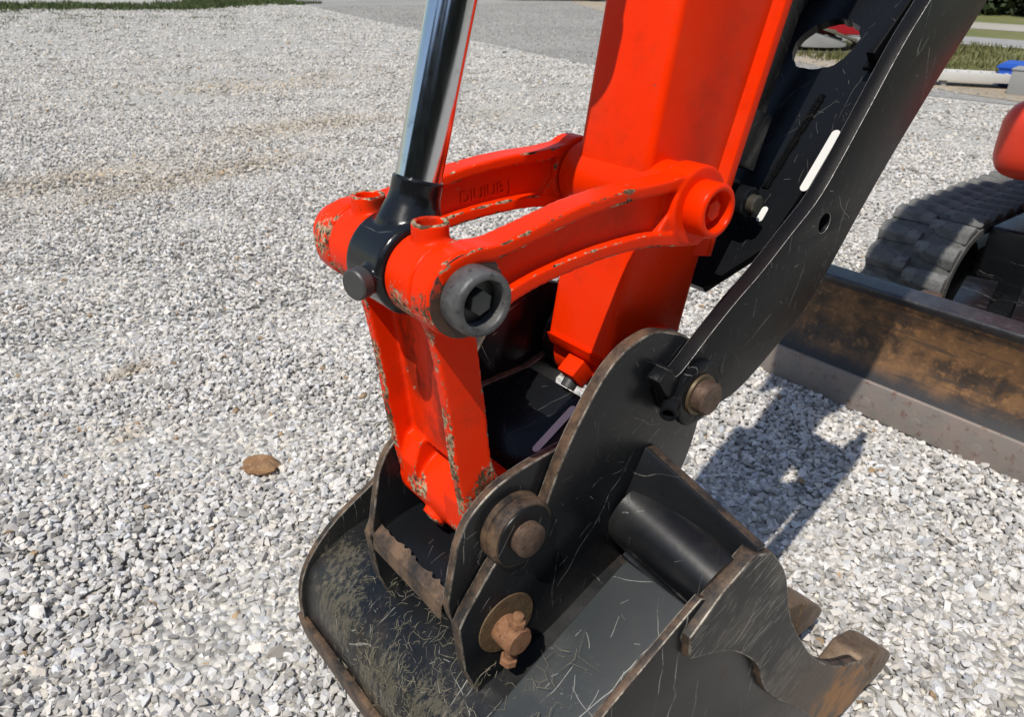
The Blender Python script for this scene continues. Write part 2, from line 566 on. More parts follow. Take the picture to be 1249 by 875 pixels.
def cast(name, bm, mat, parent, voxel=0.0022, it=5):
    """fuse overlapping solids into one rounded casting"""
    bmesh.ops.recalc_face_normals(bm, faces=bm.faces)
    me = bpy.data.meshes.new(name + '_raw')
    bm.to_mesh(me)
    bm.free()
    tmp = bpy.data.objects.new(name + '_raw', me)
    COL.objects.link(tmp)
    m = tmp.modifiers.new('r', 'REMESH')
    m.mode = 'VOXEL'
    m.voxel_size = voxel
    s = tmp.modifiers.new('s', 'SMOOTH')
    s.factor = 0.5
    s.iterations = it
    dg = bpy.context.evaluated_depsgraph_get()
    out = bpy.data.meshes.new_from_object(tmp.evaluated_get(dg))
    bpy.data.objects.remove(tmp)
    bpy.data.meshes.remove(me)
    out.name = name
    out.materials.clear()
    out.materials.append(mat)
    out.polygons.foreach_set('use_smooth', [True] * len(out.polygons))
    ob = bpy.data.objects.new(name, out)
    COL.objects.link(ob)
    ob.parent = parent
    return ob


def hexpts(c, r, a=0.0):
    return [(c[0] + r * math.cos(a + k * math.pi / 3), c[1] + r * math.sin(a + k * math.pi / 3)) for k in range(6)]


def tag(o, label=None, cat=None, group=None, kind=None):
    for k, v in (('label', label), ('category', cat), ('group', group), ('kind', kind)):
        if v:
            o[k] = v
    return o


def empty(name, loc=(0, 0, 0), rz=0.0):
    o = bpy.data.objects.new(name, None)
    COL.objects.link(o)
    o.location = loc
    o.rotation_euler.z = rz
    o.empty_display_size = 0.2
    return o


def copy_ob(o, parent):
    c = o.copy()
    COL.objects.link(c)
    c.parent = parent
    return c


# ================================================================== THE SETTING
def sheet(name, pts, z, mat, kind='structure', label=None, cat=None):
    me = bpy.data.meshes.new(name)
    me.from_pydata([(x, y, z) for x, y in pts], [], [tuple(range(len(pts)))])
    me.materials.append(mat)
    o = bpy.data.objects.new(name, me)
    COL.objects.link(o)
    return tag(o, label, cat, None, kind)


def m_gravel():
    g = G('limestone_gravel_bed', 0.9)
    big = g.noise(0.55, 4, 0.6)
    c1 = g.voro(46, 'F1', 'Color')
    e1 = g.voro(46, 'F1', 'Distance')
    sep = g.t.nodes.new('ShaderNodeSeparateColor')
    g.put(sep.inputs[0], c1)
    tone = g.mix(sep.outputs[0], (0.37, 0.35, 0.31), (0.64, 0.615, 0.555))
    cl = g.noise(13, 5, 0.75)
    tone = g.mix(g.mul(g.step(cl, 0.5, 0.68), 0.55), tone, (0.24, 0.235, 0.22))
    tone = g.mix(g.mul(g.step(cl, 0.5, 0.34), 0.5), tone, (0.66, 0.63, 0.565))
    tone = g.mix(g.mul(g.step(e1, 0.5, 0.9), 0.8), tone, (0.22, 0.213, 0.20))
    tone = g.mix(g.mul(g.step(g.noise(2.3, 4, 0.6, g.mp((0.45, 1.2, 1), (0, 0, 0.7))), 0.56, 0.72), 0.55), tone, (0.33, 0.29, 0.225))
    tone = g.mix(g.mul(g.step(big, 0.5, 0.7), 0.25), tone, (0.30, 0.285, 0.25))
    g.set('Base Color', tone)
    h = g.math('SUBTRACT', 1.0, e1)
    g.bump(g.math('ADD', h, g.mul(sep.outputs[1], 0.8)), 0.9, 0.02)
    return g.m


def m_lot():
    g = G('grey_chip_lot', 0.92)
    n = g.noise(0.35, 5, 0.6)
    col = g.mix(g.step(n, 0.35, 0.65), (0.225, 0.215, 0.195), (0.30, 0.288, 0.262))
    col = g.mix(g.mul(g.step(g.noise(9, 6, 0.8), 0.5, 0.64), 0.75), col, (0.46, 0.45, 0.42))
    col = g.mix(g.mul(g.step(g.noise(11, 6, 0.8, g.mp(loc=(3, 9, 2))), 0.54, 0.66), 0.75), col, (0.12, 0.115, 0.105))
    col = g.mix(g.mul(g.step(g.noise(55, 3, 0.7, g.mp(loc=(7, 3, 1))), 0.55, 0.7), 0.7), col, (0.09, 0.085, 0.08))
    g.set('Base Color', col)
    g.bump(g.noise(45, 4, 0.7), 0.7, 0.02)
    return g.m


def m_ground(name, a, b, c, s):
    g = G(name, 0.95)
    col = g.mix(g.step(g.noise(s, 5, 0.65), 0.35, 0.65), a, b)
    col = g.mix(g.mul(g.step(g.noise(s * 9, 5, 0.7), 0.5, 0.68), 0.7), col, c)
    g.set('Base Color', col)
    g.bump(g.noise(s * 20, 4, 0.7), 0.8, 0.03)
    return g.m


gravel_bed = sheet('ground', [(-400, -400), (400, -400), (400, 400), (-400, 400)], 0.0, m_gravel())
lot = sheet('parking_lot', [(13.6, 31), (10.2, 17.6), (9.1, 12.0), (8.15, 8.3), (8.7, 6.6), (9.4, 4.6), (9.6, 2.0), (9.6, -20),
                            (60, -20), (60, 60), (20, 60)], 0.005, m_lot())
dirt = sheet('dirt_strip', [(9.6, -20), (9.6, 1.5), (10.0, 3.6), (10.6, 4.6), (11.6, 7.2), (12.6, 9.8), (16.5, 15.0), (22.5, 23.5), (26, 28), (30, 28),
                            (17, 11), (13, 4), (12.5, -20)], 0.010, m_ground('tan_dirt', (0.30, 0.245, 0.175), (0.40, 0.33, 0.24), (0.22, 0.18, 0.13), 0.9))
verge = sheet('grass_verge', [(11.7, -20), (11.9, 3.0), (12.4, 5.0), (13.6, 5.6), (15.0, 7.6), (17.2, 8.2), (17.6, -20)], 0.016,
              m_ground('dry_grass_verge', (0.13, 0.135, 0.04), (0.20, 0.175, 0.07), (0.08, 0.10, 0.025), 0.8))
road = sheet('road', [(17.6, -20), (17.2, 5), (17.6, 14), (19.9, 14), (19.6, 5), (20.0, -20)], 0.022,
             m_ground('pale_asphalt', (0.26, 0.25, 0.24), (0.31, 0.30, 0.285), (0.22, 0.215, 0.205), 0.6))
line = sheet('road_line', [(17.78, -20), (17.38, 5), (17.78, 14), (17.95, 14), (17.55, 5), (17.95, -20)], 0.027,
             simple('white_road_paint', (0.7, 0.7, 0.68), 0.7))
lawn = sheet('grass_field', [(20.0, -20), (19.6, 5), (19.9, 14), (40, 30), (70, 30), (70, -20)], 0.018,
             m_ground('green_lawn', (0.12, 0.135, 0.035), (0.17, 0.16, 0.06), (0.075, 0.10, 0.02), 0.5))
path = sheet('path', [(22.8, -20), (22.4, 5), (23.0, 14), (26.0, 14), (25.5, 5), (25.9, -20)], 0.026,
             m_ground('pale_path', (0.33, 0.30, 0.25), (0.39, 0.355, 0.30), (0.28, 0.25, 0.2), 0.6))


# ================================================================== THE EXCAVATOR
PR = (-0.320, 1.110)      # rod pin
PD = (-0.009, 1.136)      # link pin on the dipper arm
PB = (0.0, 0.909)         # bucket pin
PL = (-0.252, 0.806)      # lower pin of the bucket link
ex = tag(empty('excavator'), 'orange compact excavator with black bucket and thumb, seen close at its arm end', 'excavator')

# ---- dipper arm: tapering box, lip along its back edges, boss at the bucket pin
bm = bmesh.new()
side = [(-0.008, 1.337), (0.30, 2.75), (0.60, 2.75), (0.17, 1.334), (0.113, 1.155), (0.076, 1.025), (0.060, 0.955),
        (0.052, 0.92), (0.045, 0.885), (0.01, 0.862), (-0.025, 0.868), (-0.052, 0.905), (-0.076, 0.936)]
prism(bm, side, -0.056, 0.056)
arm = finish('dipper_arm', bm, M['orange_flat'], ex, 0.009, 3, 40)
tag(arm, 'glossy orange box arm with chipped paint')
for s in (-1, 1):
    bm = bmesh.new()
    back = [(0.17, 1.334), (0.113, 1.155), (0.083, 1.045)]
    back = [(0.60, 2.75)] + back
    inn = [(p[0] - 0.020, p[1] + 0.003) for p in back]
    a = [bm.verts.new((x, s * 0.055, z)) for x, z in inn]
    b = [bm.verts.new((x + 0.011, s * 0.0665, z)) for x, z in inn]
    c = [bm.verts.new((x + 0.004, s * 0.0665, z)) for x, z in back]
    d = [bm.verts.new((x + 0.004, s * 0.05, z)) for x, z in back]
    for i in range(len(back) - 1):
        for p, q in ((a, b), (b, c), (c, d)):
            bm.faces.new((p[i], p[i + 1], q[i + 1], q[i]))
    bm.faces.new((a[-1], b[-1], c[-1], d[-1]))
    finish('edge_lip', bm, M['orange_flat'], arm, 0.0015, 2)
bm = bmesh.new()
cyl_y(bm, PB, -0.064, 0.064, 0.058, 0.004, 48)
finish('end_boss', bm, M['orange_flat'], arm)
for s in (-1, 1):
    bm = bmesh.new()
    lathe(bm, (PB[0], s * 0.0645, PB[1]), (0, s, 0), [(0, 0), (0, 0.056), (0.003, 0.0585), (0.008, 0.056), (0.011, 0.0585), (0.016, 0.056),
                                                     (0.019, 0.0585), (0.024, 0.056), (0.024, 0)], 48)
    finish('dust_seal', bm, M['black'], arm)
bm = bmesh.new()
cyl_y(bm, PD, -0.0765, 0.0765, 0.041, 0.004, 40)
finish('pivot_tube', bm, M['orange_flat'], arm)
bm = bmesh.new()                                                           # lock block at the bottom of the front plate
q = Matrix.Rotation(R(52), 3, 'Y')
box(bm, (-0.074, 0.0, 0.906), (0.016, 0.014, 0.013), q)
blk = finish('lock_block', bm, M['orange_flat'], arm, 0.002)
bm = bmesh.new()
rod(bm, (-0.078, 0.0, 0.898), (-0.088, 0.0, 0.886), 0.010, 0.001, 20)
finish('lock_bolt', bm, M['bolt'], blk)
bm = bmesh.new()                                                           # folded hem above the boss
prism(bm, [(-0.079, 0.944), (-0.071, 0.926), (-0.064, 0.922), (-0.066, 0.940)], -0.045, 0.054)
finish('plate_hem', bm, M['orange_flat'], arm, 0.002)

bm = bmesh.new()
prism(bm, curve([(0.24, 2.30), (0.26, 2.60), (0.42, 2.86), (1.1, 3.12), (1.75, 2.85), (2.55, 1.35), (2.80, 0.95)], 5) + curve([(2.95, 1.05), (2.72, 1.5), (2.0, 2.62), (1.45, 2.72), (0.85, 2.5), (0.62, 2.25)], 5), -0.072, 0.072)
boom = finish('boom', bm, M['orange_flat'], ex, 0.006)
for s in (-1, 1):
    bm = bmesh.new()
    prism(bm, [(0.20, 2.20), (0.22, 2.62), (0.42, 2.84), (0.66, 2.86), (0.66, 2.30), (0.50, 2.12)], s * 0.100, s * 0.119)
    finish('boom_fork', bm, M['orange_flat'], boom, 0.004)

# ---- curved side links (one each side)
TOP = curve([(-0.350, 1.139), (-0.313, 1.151), (-0.287, 1.150), (-0.25, 1.156), (-0.19, 1.167), (-0.123, 1.172), (-0.06, 1.172), (-0.012, 1.176)], 5)
BOT = curve([(-0.300, 1.078), (-0.268, 1.091), (-0.228, 1.100), (-0.163, 1.106), (-0.09, 1.105), (-0.03, 1.094), (0.0, 1.090)], 5)
for s in (-1, 1):
    sg = lambda v: s * v
    bm = bmesh.new()
    ctr = offset(TOP, 0)
    prism(bm, TOP + offset(TOP, -0.013)[::-1], sg(0.077), sg(0.109))
    prism(bm, BOT + offset(BOT, 0.014)[::-1], sg(0.077), sg(0.109))
    prism(bm, TOP + BOT[::-1], sg(0.088), sg(0.0955))
    cyl_y(bm, PR, sg(0.0775), sg(0.107), 0.0415, 0.002)
    cyl_y(bm, PD, sg(0.0775), sg(0.111), 0.0445, 0.002)
    # swept ribs that run into the pivot boss
    prism(bm, [(-0.075, 1.110), (-0.055, 1.106), (-0.028, 1.152), (-0.040, 1.165), (-0.05, 1.14)], sg(0.08), sg(0.106))
    link = cast('side_link', bm, M['orange_link'], ex, 0.0019, 4)
    tag(link, 'curved orange side link %s' % ('on the camera side of the arm' if s < 0 else 'on the far side of the arm, with raised casting marks'))
    # rod pin end: grey cap with recessed bolt on the near side, plain plug on the far one
    if s < 0:
        bm = bmesh.new()
        lathe(bm, (PR[0], -0.1055, PR[1]), (0, -1, 0), [(0, 0), (0, 0.0395), (0.0022, 0.0395), (0.0025, 0.030), (0.0025, 0)], 48)
        finish('boss_face', bm, M['brownpaint'], link)
    cm = M['capgrey'] if s < 0 else M['orange_flat']
    for pin, m, t0 in ((PR, cm, 0.1085), (PD, M['orange_flat'], 0.1105)):
        bm = bmesh.new()
        lathe(bm, (pin[0], s * t0, pin[1]), (0, s, 0),
              [(0, 0), (0, 0.0295), (0.001, 0.0302), (0.021, 0.0302), (0.0235, 0.0293), (0.025, 0.0275), (0.0252, 0.0245), (0.0245, 0.0226), (0.0225, 0.0217), (0.008, 0.0212), (0.008, 0)], 56)
        cap = finish('pin_cap', bm, m, link, 0, 2, 38)
        tag(cap, 'grey steel pin cap with recessed bolt' if (s < 0 and pin is PR) else None)
        bm = bmesh.new()
        lathe(bm, (pin[0], s * (t0 + 0.0085), pin[1]), (0, s, 0), [(0, 0), (0, 0.0210), (0.001, 0.0210), (0.001, 0)], 40)
        finish('cap_recess', bm, M['dark'] if (s < 0 and pin is PR) else m, cap)
        bm = bmesh.new()
        prism(bm, hexpts(pin, 0.0118, 0.35), s * (t0 + 0.0095), s * (t0 + 0.019))
        finish('cap_bolt', bm, M['bolt'] if (s < 0 and pin is PR) else m, cap, 0.001)
    if s > 0:
        fc = bpy.data.curves.new('casting_mark', 'FONT')
        fc.body = 'DIUIUB J'
        fc.size = 0.020
        fc.extrude = 0.0005
        fo = bpy.data.objects.new('casting_mark_raw', fc)
        COL.objects.link(fo)
        dg = bpy.context.evaluated_depsgraph_get()
        me = bpy.data.meshes.new_from_object(fo.evaluated_get(dg))
        bpy.data.objects.remove(fo)
        me.materials.clear()
        me.materials.append(M['orange_flat'])
        me.transform(Matrix.Translation((-0.188, 0.0870, 1.124)) @ Matrix.Rotation(R(-3), 4, 'Y') @ Matrix.Rotation(R(90), 4, 'X'))
        to = bpy.data.objects.new('casting_mark', me)
        COL.objects.link(to)
        to.parent = link

# ---- bucket link: two flanges, a recessed web, bosses above and below
bm = bmesh.new()
for s in (-1, 1):
    cyl_y(bm, PR, s * 0.0325, s * 0.0765, 0.0405, 0.002)
    fl = curve([(-0.356, 1.098), (-0.335, 1.060), (-0.321, 0.976), (-0.312, 0.890), (-0.296, 0.800)], 5) + \
        curve([(-0.214, 0.824), (-0.243, 0.845), (-0.264, 0.885), (-0.273, 0.960), (-0.284, 1.050), (-0.283, 1.10)], 5)
    prism(bm, fl, s * 0.058, s * 0.072)
    lathe(bm, (-0.322, s * 0.055, 1.135), (0, 0, 1), [(0, 0), (0, 0.0175), (0.0305, 0.0172), (0.0305, 0.0122), (0.008, 0.0122), (0.008, 0)], 36)
prism(bm, [(-0.302, 1.050), (-0.290, 1.050), (-0.276, 0.93), (-0.270, 0.868), (-0.283, 0.868), (-0.289, 0.93)], -0.062, 0.062)
cyl_y(bm, PL, -0.0755, 0.0755, 0.0465, 0.003)
rod(bm, (-0.262, 0.012, 0.790), (-0.293, 0.012, 0.770), 0.016, 0.001)
prism(bm, [(-0.300, 0.795), (-0.252, 0.84), (-0.268, 0.882), (-0.293, 0.870), (-0.303, 0.84)], -0.06, -0.03)
prism(bm, [(-0.300, 0.795), (-0.252, 0.84), (-0.268, 0.882), (-0.293, 0.870), (-0.303, 0.84)], 0.03, 0.06)
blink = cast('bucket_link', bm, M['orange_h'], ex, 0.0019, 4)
tag(blink, 'orange cast bucket link with paint rubbed off its edges')
bm = bmesh.new()
lathe(bm, (-0.2905, 0.012, 0.7715), (-0.041, 0, -0.027), [(0, 0), (0, 0.0085), (0.004, 0.0085), (0.004, 0)], 20)
finish('grease_port', bm, M['edge'], blink)
# ---- hydraulic rod with its eye and barrel
AX = Vector((0.048, 0, 0.164)).normalized()
base = Vector((PR[0], 0, PR[1]))
bm = bmesh.new()
lathe(bm, base + AX * 0.080, AX, [(0, 0), (0, 0.0222), (0.40, 0.0222), (0.40, 0)], 64)
rodo = finish('cylinder_rod', bm, M['chrome'], ex)
tag(rodo, 'polished chrome cylinder rod')
bm = bmesh.new()
cyl_y(bm, PR, -0.0315, 0.0315, 0.046, 0.004)
lathe(bm, base, AX, [(0, 0), (0.01, 0.034), (0.04, 0.033), (0.058, 0.0262), (0.066, 0.0245), (0.082, 0.0245), (0.082, 0)], 48)
rod(bm, (-0.335, -0.008, 1.108), (-0.374, -0.018, 1.108), 0.0135, 0.001)
eye = cast('rod_eye', bm, M['black_eye'], rodo, 0.0018, 4)
bm = bmesh.new()
rod(bm, (-0.372, -0.0175, 1.108), (-0.385, -0.021, 1.108), 0.0150, 0.0015)
finish('eye_plug', bm, M['bolt'], rodo)
bm = bmesh.new()
lathe(bm, base + AX * 0.45, AX, [(0, 0), (0, 0.030), (0.002, 0.046), (0.03, 0.047), (0.034, 0.043), (0.62, 0.043), (0.62, 0)], 48)
finish('cylinder_barrel', bm, M['black'], ex)

# ---- bucket -----------------------------------------------------------
PROF = curve([(-0.105, 0.727), (-0.13, 0.716), (-0.19, 0.686), (-0.25, 0.655), (-0.325, 0.609), (-0.372, 0.548), (-0.381, 0.47), (-0.366, 0.39), (-0.32, 0.27),
              (-0.235, 0.155), (-0.11, 0.082), (0.06, 0.048), (0.25, 0.046), (0.42, 0.075), (0.50, 0.105)], 6)
WB = 0.245
LOWP = curve([(-0.06, 0.68), (-0.13, 0.655), (-0.19, 0.628), (-0.25, 0.608), (-0.30, 0.597), (-0.345, 0.577)], 6) + [p for p in PROF if p[1] < 0.56]
bm = bmesh.new()
prism(bm, strip(LOWP, 0.0, 0.014), -WB, WB)
bucket = finish('bucket', bm, M['black_sheet'], ex, 0.0015, 2, 40)
tag(bucket, 'black digging bucket with scuffed back and dried mud')
# side walls
mouth = curve([(0.034, 0.715), (0.062, 0.672), (0.099, 0.583), (0.152, 0.499), (0.232, 0.397), (0.330, 0.305), (0.44, 0.235), (0.50, 0.16)], 5)
wall = offset(PROF, -0.007) + mouth[::-1] + [(-0.02, 0.722), (-0.08, 0.715)]
for s in (-1, 1):
    bm = bmesh.new()
    prism(bm, wall, s * (WB + 0.0005), s * (WB + 0.0110))
    finish('side_wall', bm, [M['black_sheet'], M['edge'], M['bare']], bucket, 0.0015, 2, 40, plate=True)
    bm = bmesh.new()
    cut = [(-0.137, 0.700), (-0.085, 0.738), (-0.03, 0.762), (0.010, 0.744)] + mouth + \
        curve([(0.56, 0.135), (0.50, 0.098), (0.42, 0.10), (0.34, 0.155), (0.22, 0.285), (0.088, 0.434), (0.040, 0.525), (-0.030, 0.602), (-0.08, 0.636), (-0.131, 0.662)], 5)
    prism(bm, cut, s * (WB + 0.0008), s * (WB + 0.023))
    finish('side_cutter', bm, [M['cutter'], M['edge'], M['bare']], bucket, 0.0022, 2, 40, plate=True)
    # tapered tube across the top and the rib that stands on it
    bm = bmesh.new()
    y0, y1 = s * 0.105, s * 0.246
    lathe(bm, (-0.060, y0, 0.740), (0, s, -0.18), [(0, 0), (0, 0.047), (0.142, 0.042), (0.142, 0)], 48)
    finish('torque_tube', bm, M['black_tube'], bucket)
    for name_, a, b in (('tube_weld', (-0.104, 0.135, 0.712), (-0.100, 0.244, 0.690)),):
        bm = bmesh.new()
        a, b = Vector((a[0], s * a[1], a[2])), Vector((b[0], s * b[1], b[2]))
        for k in range(14):
            p, q_ = a.lerp(b, k / 14), a.lerp(b, (k + 1.12) / 14)
            lathe(bm, p, q_ - p, [(0, 0), (0.001, 0.0055 + 0.001 * random.random()), ((q_ - p).length, 0.0055 + 0.001 * random.random()), ((q_ - p).length + 0.001, 0)], 10)
        finish(name_, bm, M['black'], bucket)
    bm = bmesh.new()
    v = []
    for x, y, z in ((-0.052, 0.107, 0.838), (-0.018, 0.262, 0.761), (-0.030, 0.262, 0.735), (-0.082, 0.107, 0.775)):
        v.append(((x, s * y, z), (x + 0.018, s * y, z - 0.004)))
    va = [bm.verts.new(p[0]) for p in v]
    vb = [bm.verts.new(p[1]) for p in v]
    bm.faces.new(va)
    bm.faces.new(vb[::-1])
    for i in range(4):
        j = (i + 1) % 4
        f = bm.faces.new((va[i], vb[i], vb[j], va[j]))
        f.material_index = 1 if i == 0 else 0
    finish('top_rib', bm, [M['black'], M['edge']], bucket, 0.002)
bm = bmesh.new()
pp = [p for p in PROF if -0.352 < p[0] < -0.118 and p[1] > 0.575]
prism(bm, pp + [(pp[-1][0] + 0.03, pp[-1][1] - 0.045)] + [(p[0], p[1] - 0.055) for p in pp[-6:0:-3]] + [(pp[0][0], pp[0][1] - 0.06)], -0.2445, -0.150)
finish('wear_plate', bm, M['panel'], bucket, 0.004, 3)
bm = bmesh.new()
prism(bm, strip([p for p in PROF if p[0] < -0.3 and 0.30 < p[1] < 0.475], -0.010, -0.0005), -0.262, 0.262)
finish('heel_strip', bm, [M['edge']], bucket, 0.002)

# ears: outer plates carry both pins, inner plates hug the bucket link
outer = [(-0.318, 0.600), (-0.332, 0.640), (-0.339, 0.712), (-0.330, 0.728), (-0.293, 0.775), (-0.268, 0.800), (-0.225, 0.806), (-0.213, 0.832)] + \
    curve([(-0.198, 0.868), (-0.177, 0.907), (-0.138, 0.961), (-0.108, 0.985), (-0.082, 0.994), (-0.055, 0.996), (-0.024, 0.986), (0.015, 0.966), (0.052, 0.935),
           (0.062, 0.895), (0.055, 0.84), (0.043, 0.79), (0.02, 0.74)], 4) + [(-0.04, 0.68), (-0.13, 0.645), (-0.25, 0.595), (-0.312, 0.585)]
inner = [(-0.338, 0.716), (-0.341, 0.736), (-0.333, 0.778)] + curve([(-0.326, 0.812), (-0.310, 0.842), (-0.278, 0.865), (-0.246, 0.874), (-0.208, 0.879), (-0.15, 0.882), (-0.09, 0.884)], 4) + \
    [(-0.03, 0.90), (0.03, 0.90), (0.04, 0.88), (0.0, 0.74), (-0.13, 0.71), (-0.25, 0.645), (-0.31, 0.645)]
k_ = outer.index((0.062, 0.895))
outer_far = outer[:k_ + 1] + [(0.045, 0.862), (0.0, 0.848), (-0.022, 0.838), (-0.024, 0.80), (-0.02, 0.76), (-0.03, 0.70)] + outer[-4:]
inner_far = inner[:-7] + [(-0.03, 0.90), (0.03, 0.90), (0.042, 0.89), (0.028, 0.868), (-0.02, 0.860), (-0.046, 0.845), (-0.050, 0.80), (-0.06, 0.74)] + inner[-3:]
for s in (-1, 1):
    bm = bmesh.new()
    prism(bm, outer if s < 0 else outer_far, s * 0.0905, s * 0.1065)
    finish('ear_plate', bm, [M['black'], M['edge'], M['bare']], bucket, 0.0018, 2, 40, plate=True, bangle=18)
    bm = bmesh.new()
    prism(bm, inner if s < 0 else inner_far, s * 0.0772, s * 0.0885)
    finish('inner_ear', bm, [M['black'], M['edge'], M['bare']], bucket, 0.0018, 2, 40, plate=True, bangle=18)
    bm = bmesh.new()
    lathe(bm, (PL[0], s * 0.0765, PL[1]), (0, s, 0), [(0, 0), (0, 0.041), (0.003, 0.0435), (0.020, 0.0435), (0.021, 0.0415), (0.024, 0.0415), (0.025, 0.0435), (0.032, 0.0435), (0.036, 0.040), (0.0365, 0.034), (0.0355, 0.027), (0.0355, 0)], 48)
    boss = finish('pin_boss', bm, [M['edge'] if s < 0 else M['black']], bucket, 0, 2, 30)
    bm = bmesh.new()
    lathe(bm, (PL[0], s * 0.1123, PL[1]), (0, s, 0), [(0, 0), (0, 0.0385), (0.0018, 0.0375), (0.0018, 0)], 44)
    finish('boss_face', bm, M['black'], boss)
bm = bmesh.new()
lathe(bm, (PL[0], -0.127, PL[1]), (0, 1, 0), [(0, 0), (0, 0.0175), (0.002, 0.0205), (0.25, 0.0205), (0.252, 0.018), (0.252, 0)], 40)
finish('link_pin', bm, M['pin'], ex)
crossp = curve([(-0.085, 0.882), (-0.135, 0.853), (-0.180, 0.826), (-0.212, 0.775), (-0.25, 0.745), (-0.30, 0.737), (-0.337, 0.722)], 5)
bm = bmesh.new()
prism(bm, strip(crossp, -0.001, 0.013), -0.077, 0.077)
cp = finish('cross_plate', bm, [M['black_in'], M['edge']], bucket, 0.0015)
for f in cp.data.polygons:
    if f.center.x < -0.333:
        f.material_index = 1
bm = bmesh.new()                                                           # ragged worn front edge of the cross plate
edge_pts = []
n = 30
for k in range(n + 1):
    t = k / n
    edge_pts.append((-0.330 + 0.0022 * random.random() + 0.003 * (random.random() > 0.85), -0.076 + 0.152 * t))
lo = [bm.verts.new((-0.341, y, 0.7275)) for x, y in edge_pts]
hi = [bm.verts.new((x, y, 0.7335 + (x + 0.34) * 0.33)) for x, y in edge_pts]
lo2 = [bm.verts.new((-0.343, y, 0.706)) for x, y in edge_pts]
for i in range(n):
    bm.faces.new((lo[i], lo[i + 1], hi[i + 1], hi[i]))
    bm.faces.new((lo2[i], lo2[i + 1], lo[i + 1], lo[i]))
finish('worn_edge', bm, M['edge'], cp)


def sticker(name, c, ux, uy, L, W, parent, t=0.0006):
    """thin white label with rounded ends; ux along its length, uy across it"""
    bm = bmesh.new()
    ux, uy = Vector(ux).normalized(), Vector(uy).normalized()
    nn = ux.cross(uy)
    pts = []
    for sx in (1, -1):
        for k in range(7):
            a = -math.pi / 2 + math.pi * k / 6
            pts.append((sx * (L / 2 - W / 2 + math.cos(a) * W / 2), sx * math.sin(a) * W / 2))
    a = [bm.verts.new(Vector(c) + ux * p + uy * q2) for p, q2 in pts]
    b = [bm.verts.new(Vector(c) + ux * p + uy * q2 + nn * t) for p, q2 in pts]
    bm.faces.new(a)
    bm.faces.new(b[::-1])
    for i in range(len(a)):
        j = (i + 1) % len(a)
        bm.faces.new((a[i], b[i], b[j], a[j]))
    return finish(name, bm, M['sticker'], parent, smooth=False)


sticker('sticker', (-0.1345, -0.029, 0.8572), (-0.07, 0, -0.041), (0, 1, 0), 0.078, 0.011, bucket)

# lock stud with its cross bolt on the near outer ear
bm = bmesh.new()
lathe(bm, (-0.272, -0.1068, 0.681), (0, -1, 0), [(0, 0), (0, 0.0405), (0.0015, 0.040), (0.0015, 0)], 44)
disc = finish('stud_disc', bm, M['disc'], bucket)
bm = bmesh.new()
lathe(bm, (-0.277, -0.1085, 0.678), (0, -1, 0), [(0, 0), (0, 0.0185), (0.028, 0.0185), (0.031, 0.016), (0.031, 0)], 30)
finish('lock_stud', bm, M['rust'], disc)
bd = Vector((0.16, -0.05, 0.97)).normalized()
bc = Vector((-0.277, -0.127, 0.678))
bm = bmesh.new()
rod(bm, bc - bd * 0.036, bc + bd * 0.034, 0.0068, 0.001, 20)
for t0, t1, r in ((-0.040, -0.031, 0.0112), (0.017, 0.027, 0.0108)):
    lathe(bm, bc + bd * t0, bd, [(0, 0), (0, r), (t1 - t0, r), (t1 - t0, 0)], 6)
finish('cross_bolt', bm, M['rust'], disc, 0.0008, 1, 30)

# teeth with their adapters
for k, y in enumerate((-0.235, -0.0785, 0.0785, 0.235)):
    bm = bmesh.new()
    hw = 0.031
    for prof, w0, w1 in (([(0.36, 0.10), (0.40, 0.205), (0.46, 0.232), (0.53, 0.205), (0.565, 0.165), (0.555, 0.125), (0.50, 0.098)], hw, hw),):
        prism(bm, prof, y - w0, y + w1)
    ad = finish('tooth_adapter', bm, M['tooth'], bucket, 0.006, 3, 45)
    bm = bmesh.new()
    sec = [((0.505, 0.105), (0.515, 0.208), 0.034), ((0.545, 0.100), (0.558, 0.182), 0.034), ((0.60, 0.088), (0.608, 0.138), 0.030), ((0.645, 0.080), (0.648, 0.096), 0.023)]
    rings = [[bm.verts.new((x, y + sy * w, z)) for (x, z), sy in ((a, -1), (a, 1), (b, 1), (b, -1))] for a, b, w in sec]
    bm.faces.new(rings[0])
    bm.faces.new(rings[-1][::-1])
    for a, b in zip(rings, rings[1:]):
        for i in range(4):
            j = (i + 1) % 4
            bm.faces.new((a[i], b[i], b[j], a[j]))
    tt = finish('tooth', bm, M['tooth'], bucket, 0.006, 3, 45)

# bucket pin
bm = bmesh.new()
lathe(bm, (PB[0], -0.158, PB[1]), (0, 1, 0), [(0, 0), (0, 0.0185), (0.0025, 0.0213), (0.316, 0.0213), (0.316, 0)], 44)
bpin = finish('bucket_pin', bm, M['pin'], ex)
bm = bmesh.new()
lathe(bm, (PB[0], -0.1425, PB[1]), (0, 1, 0), [(0, 0), (0, 0.026), (0.004, 0.027), (0.006, 0.0255), (0.006, 0)], 40)
finish('washer', bm, M['gold'], bpin)

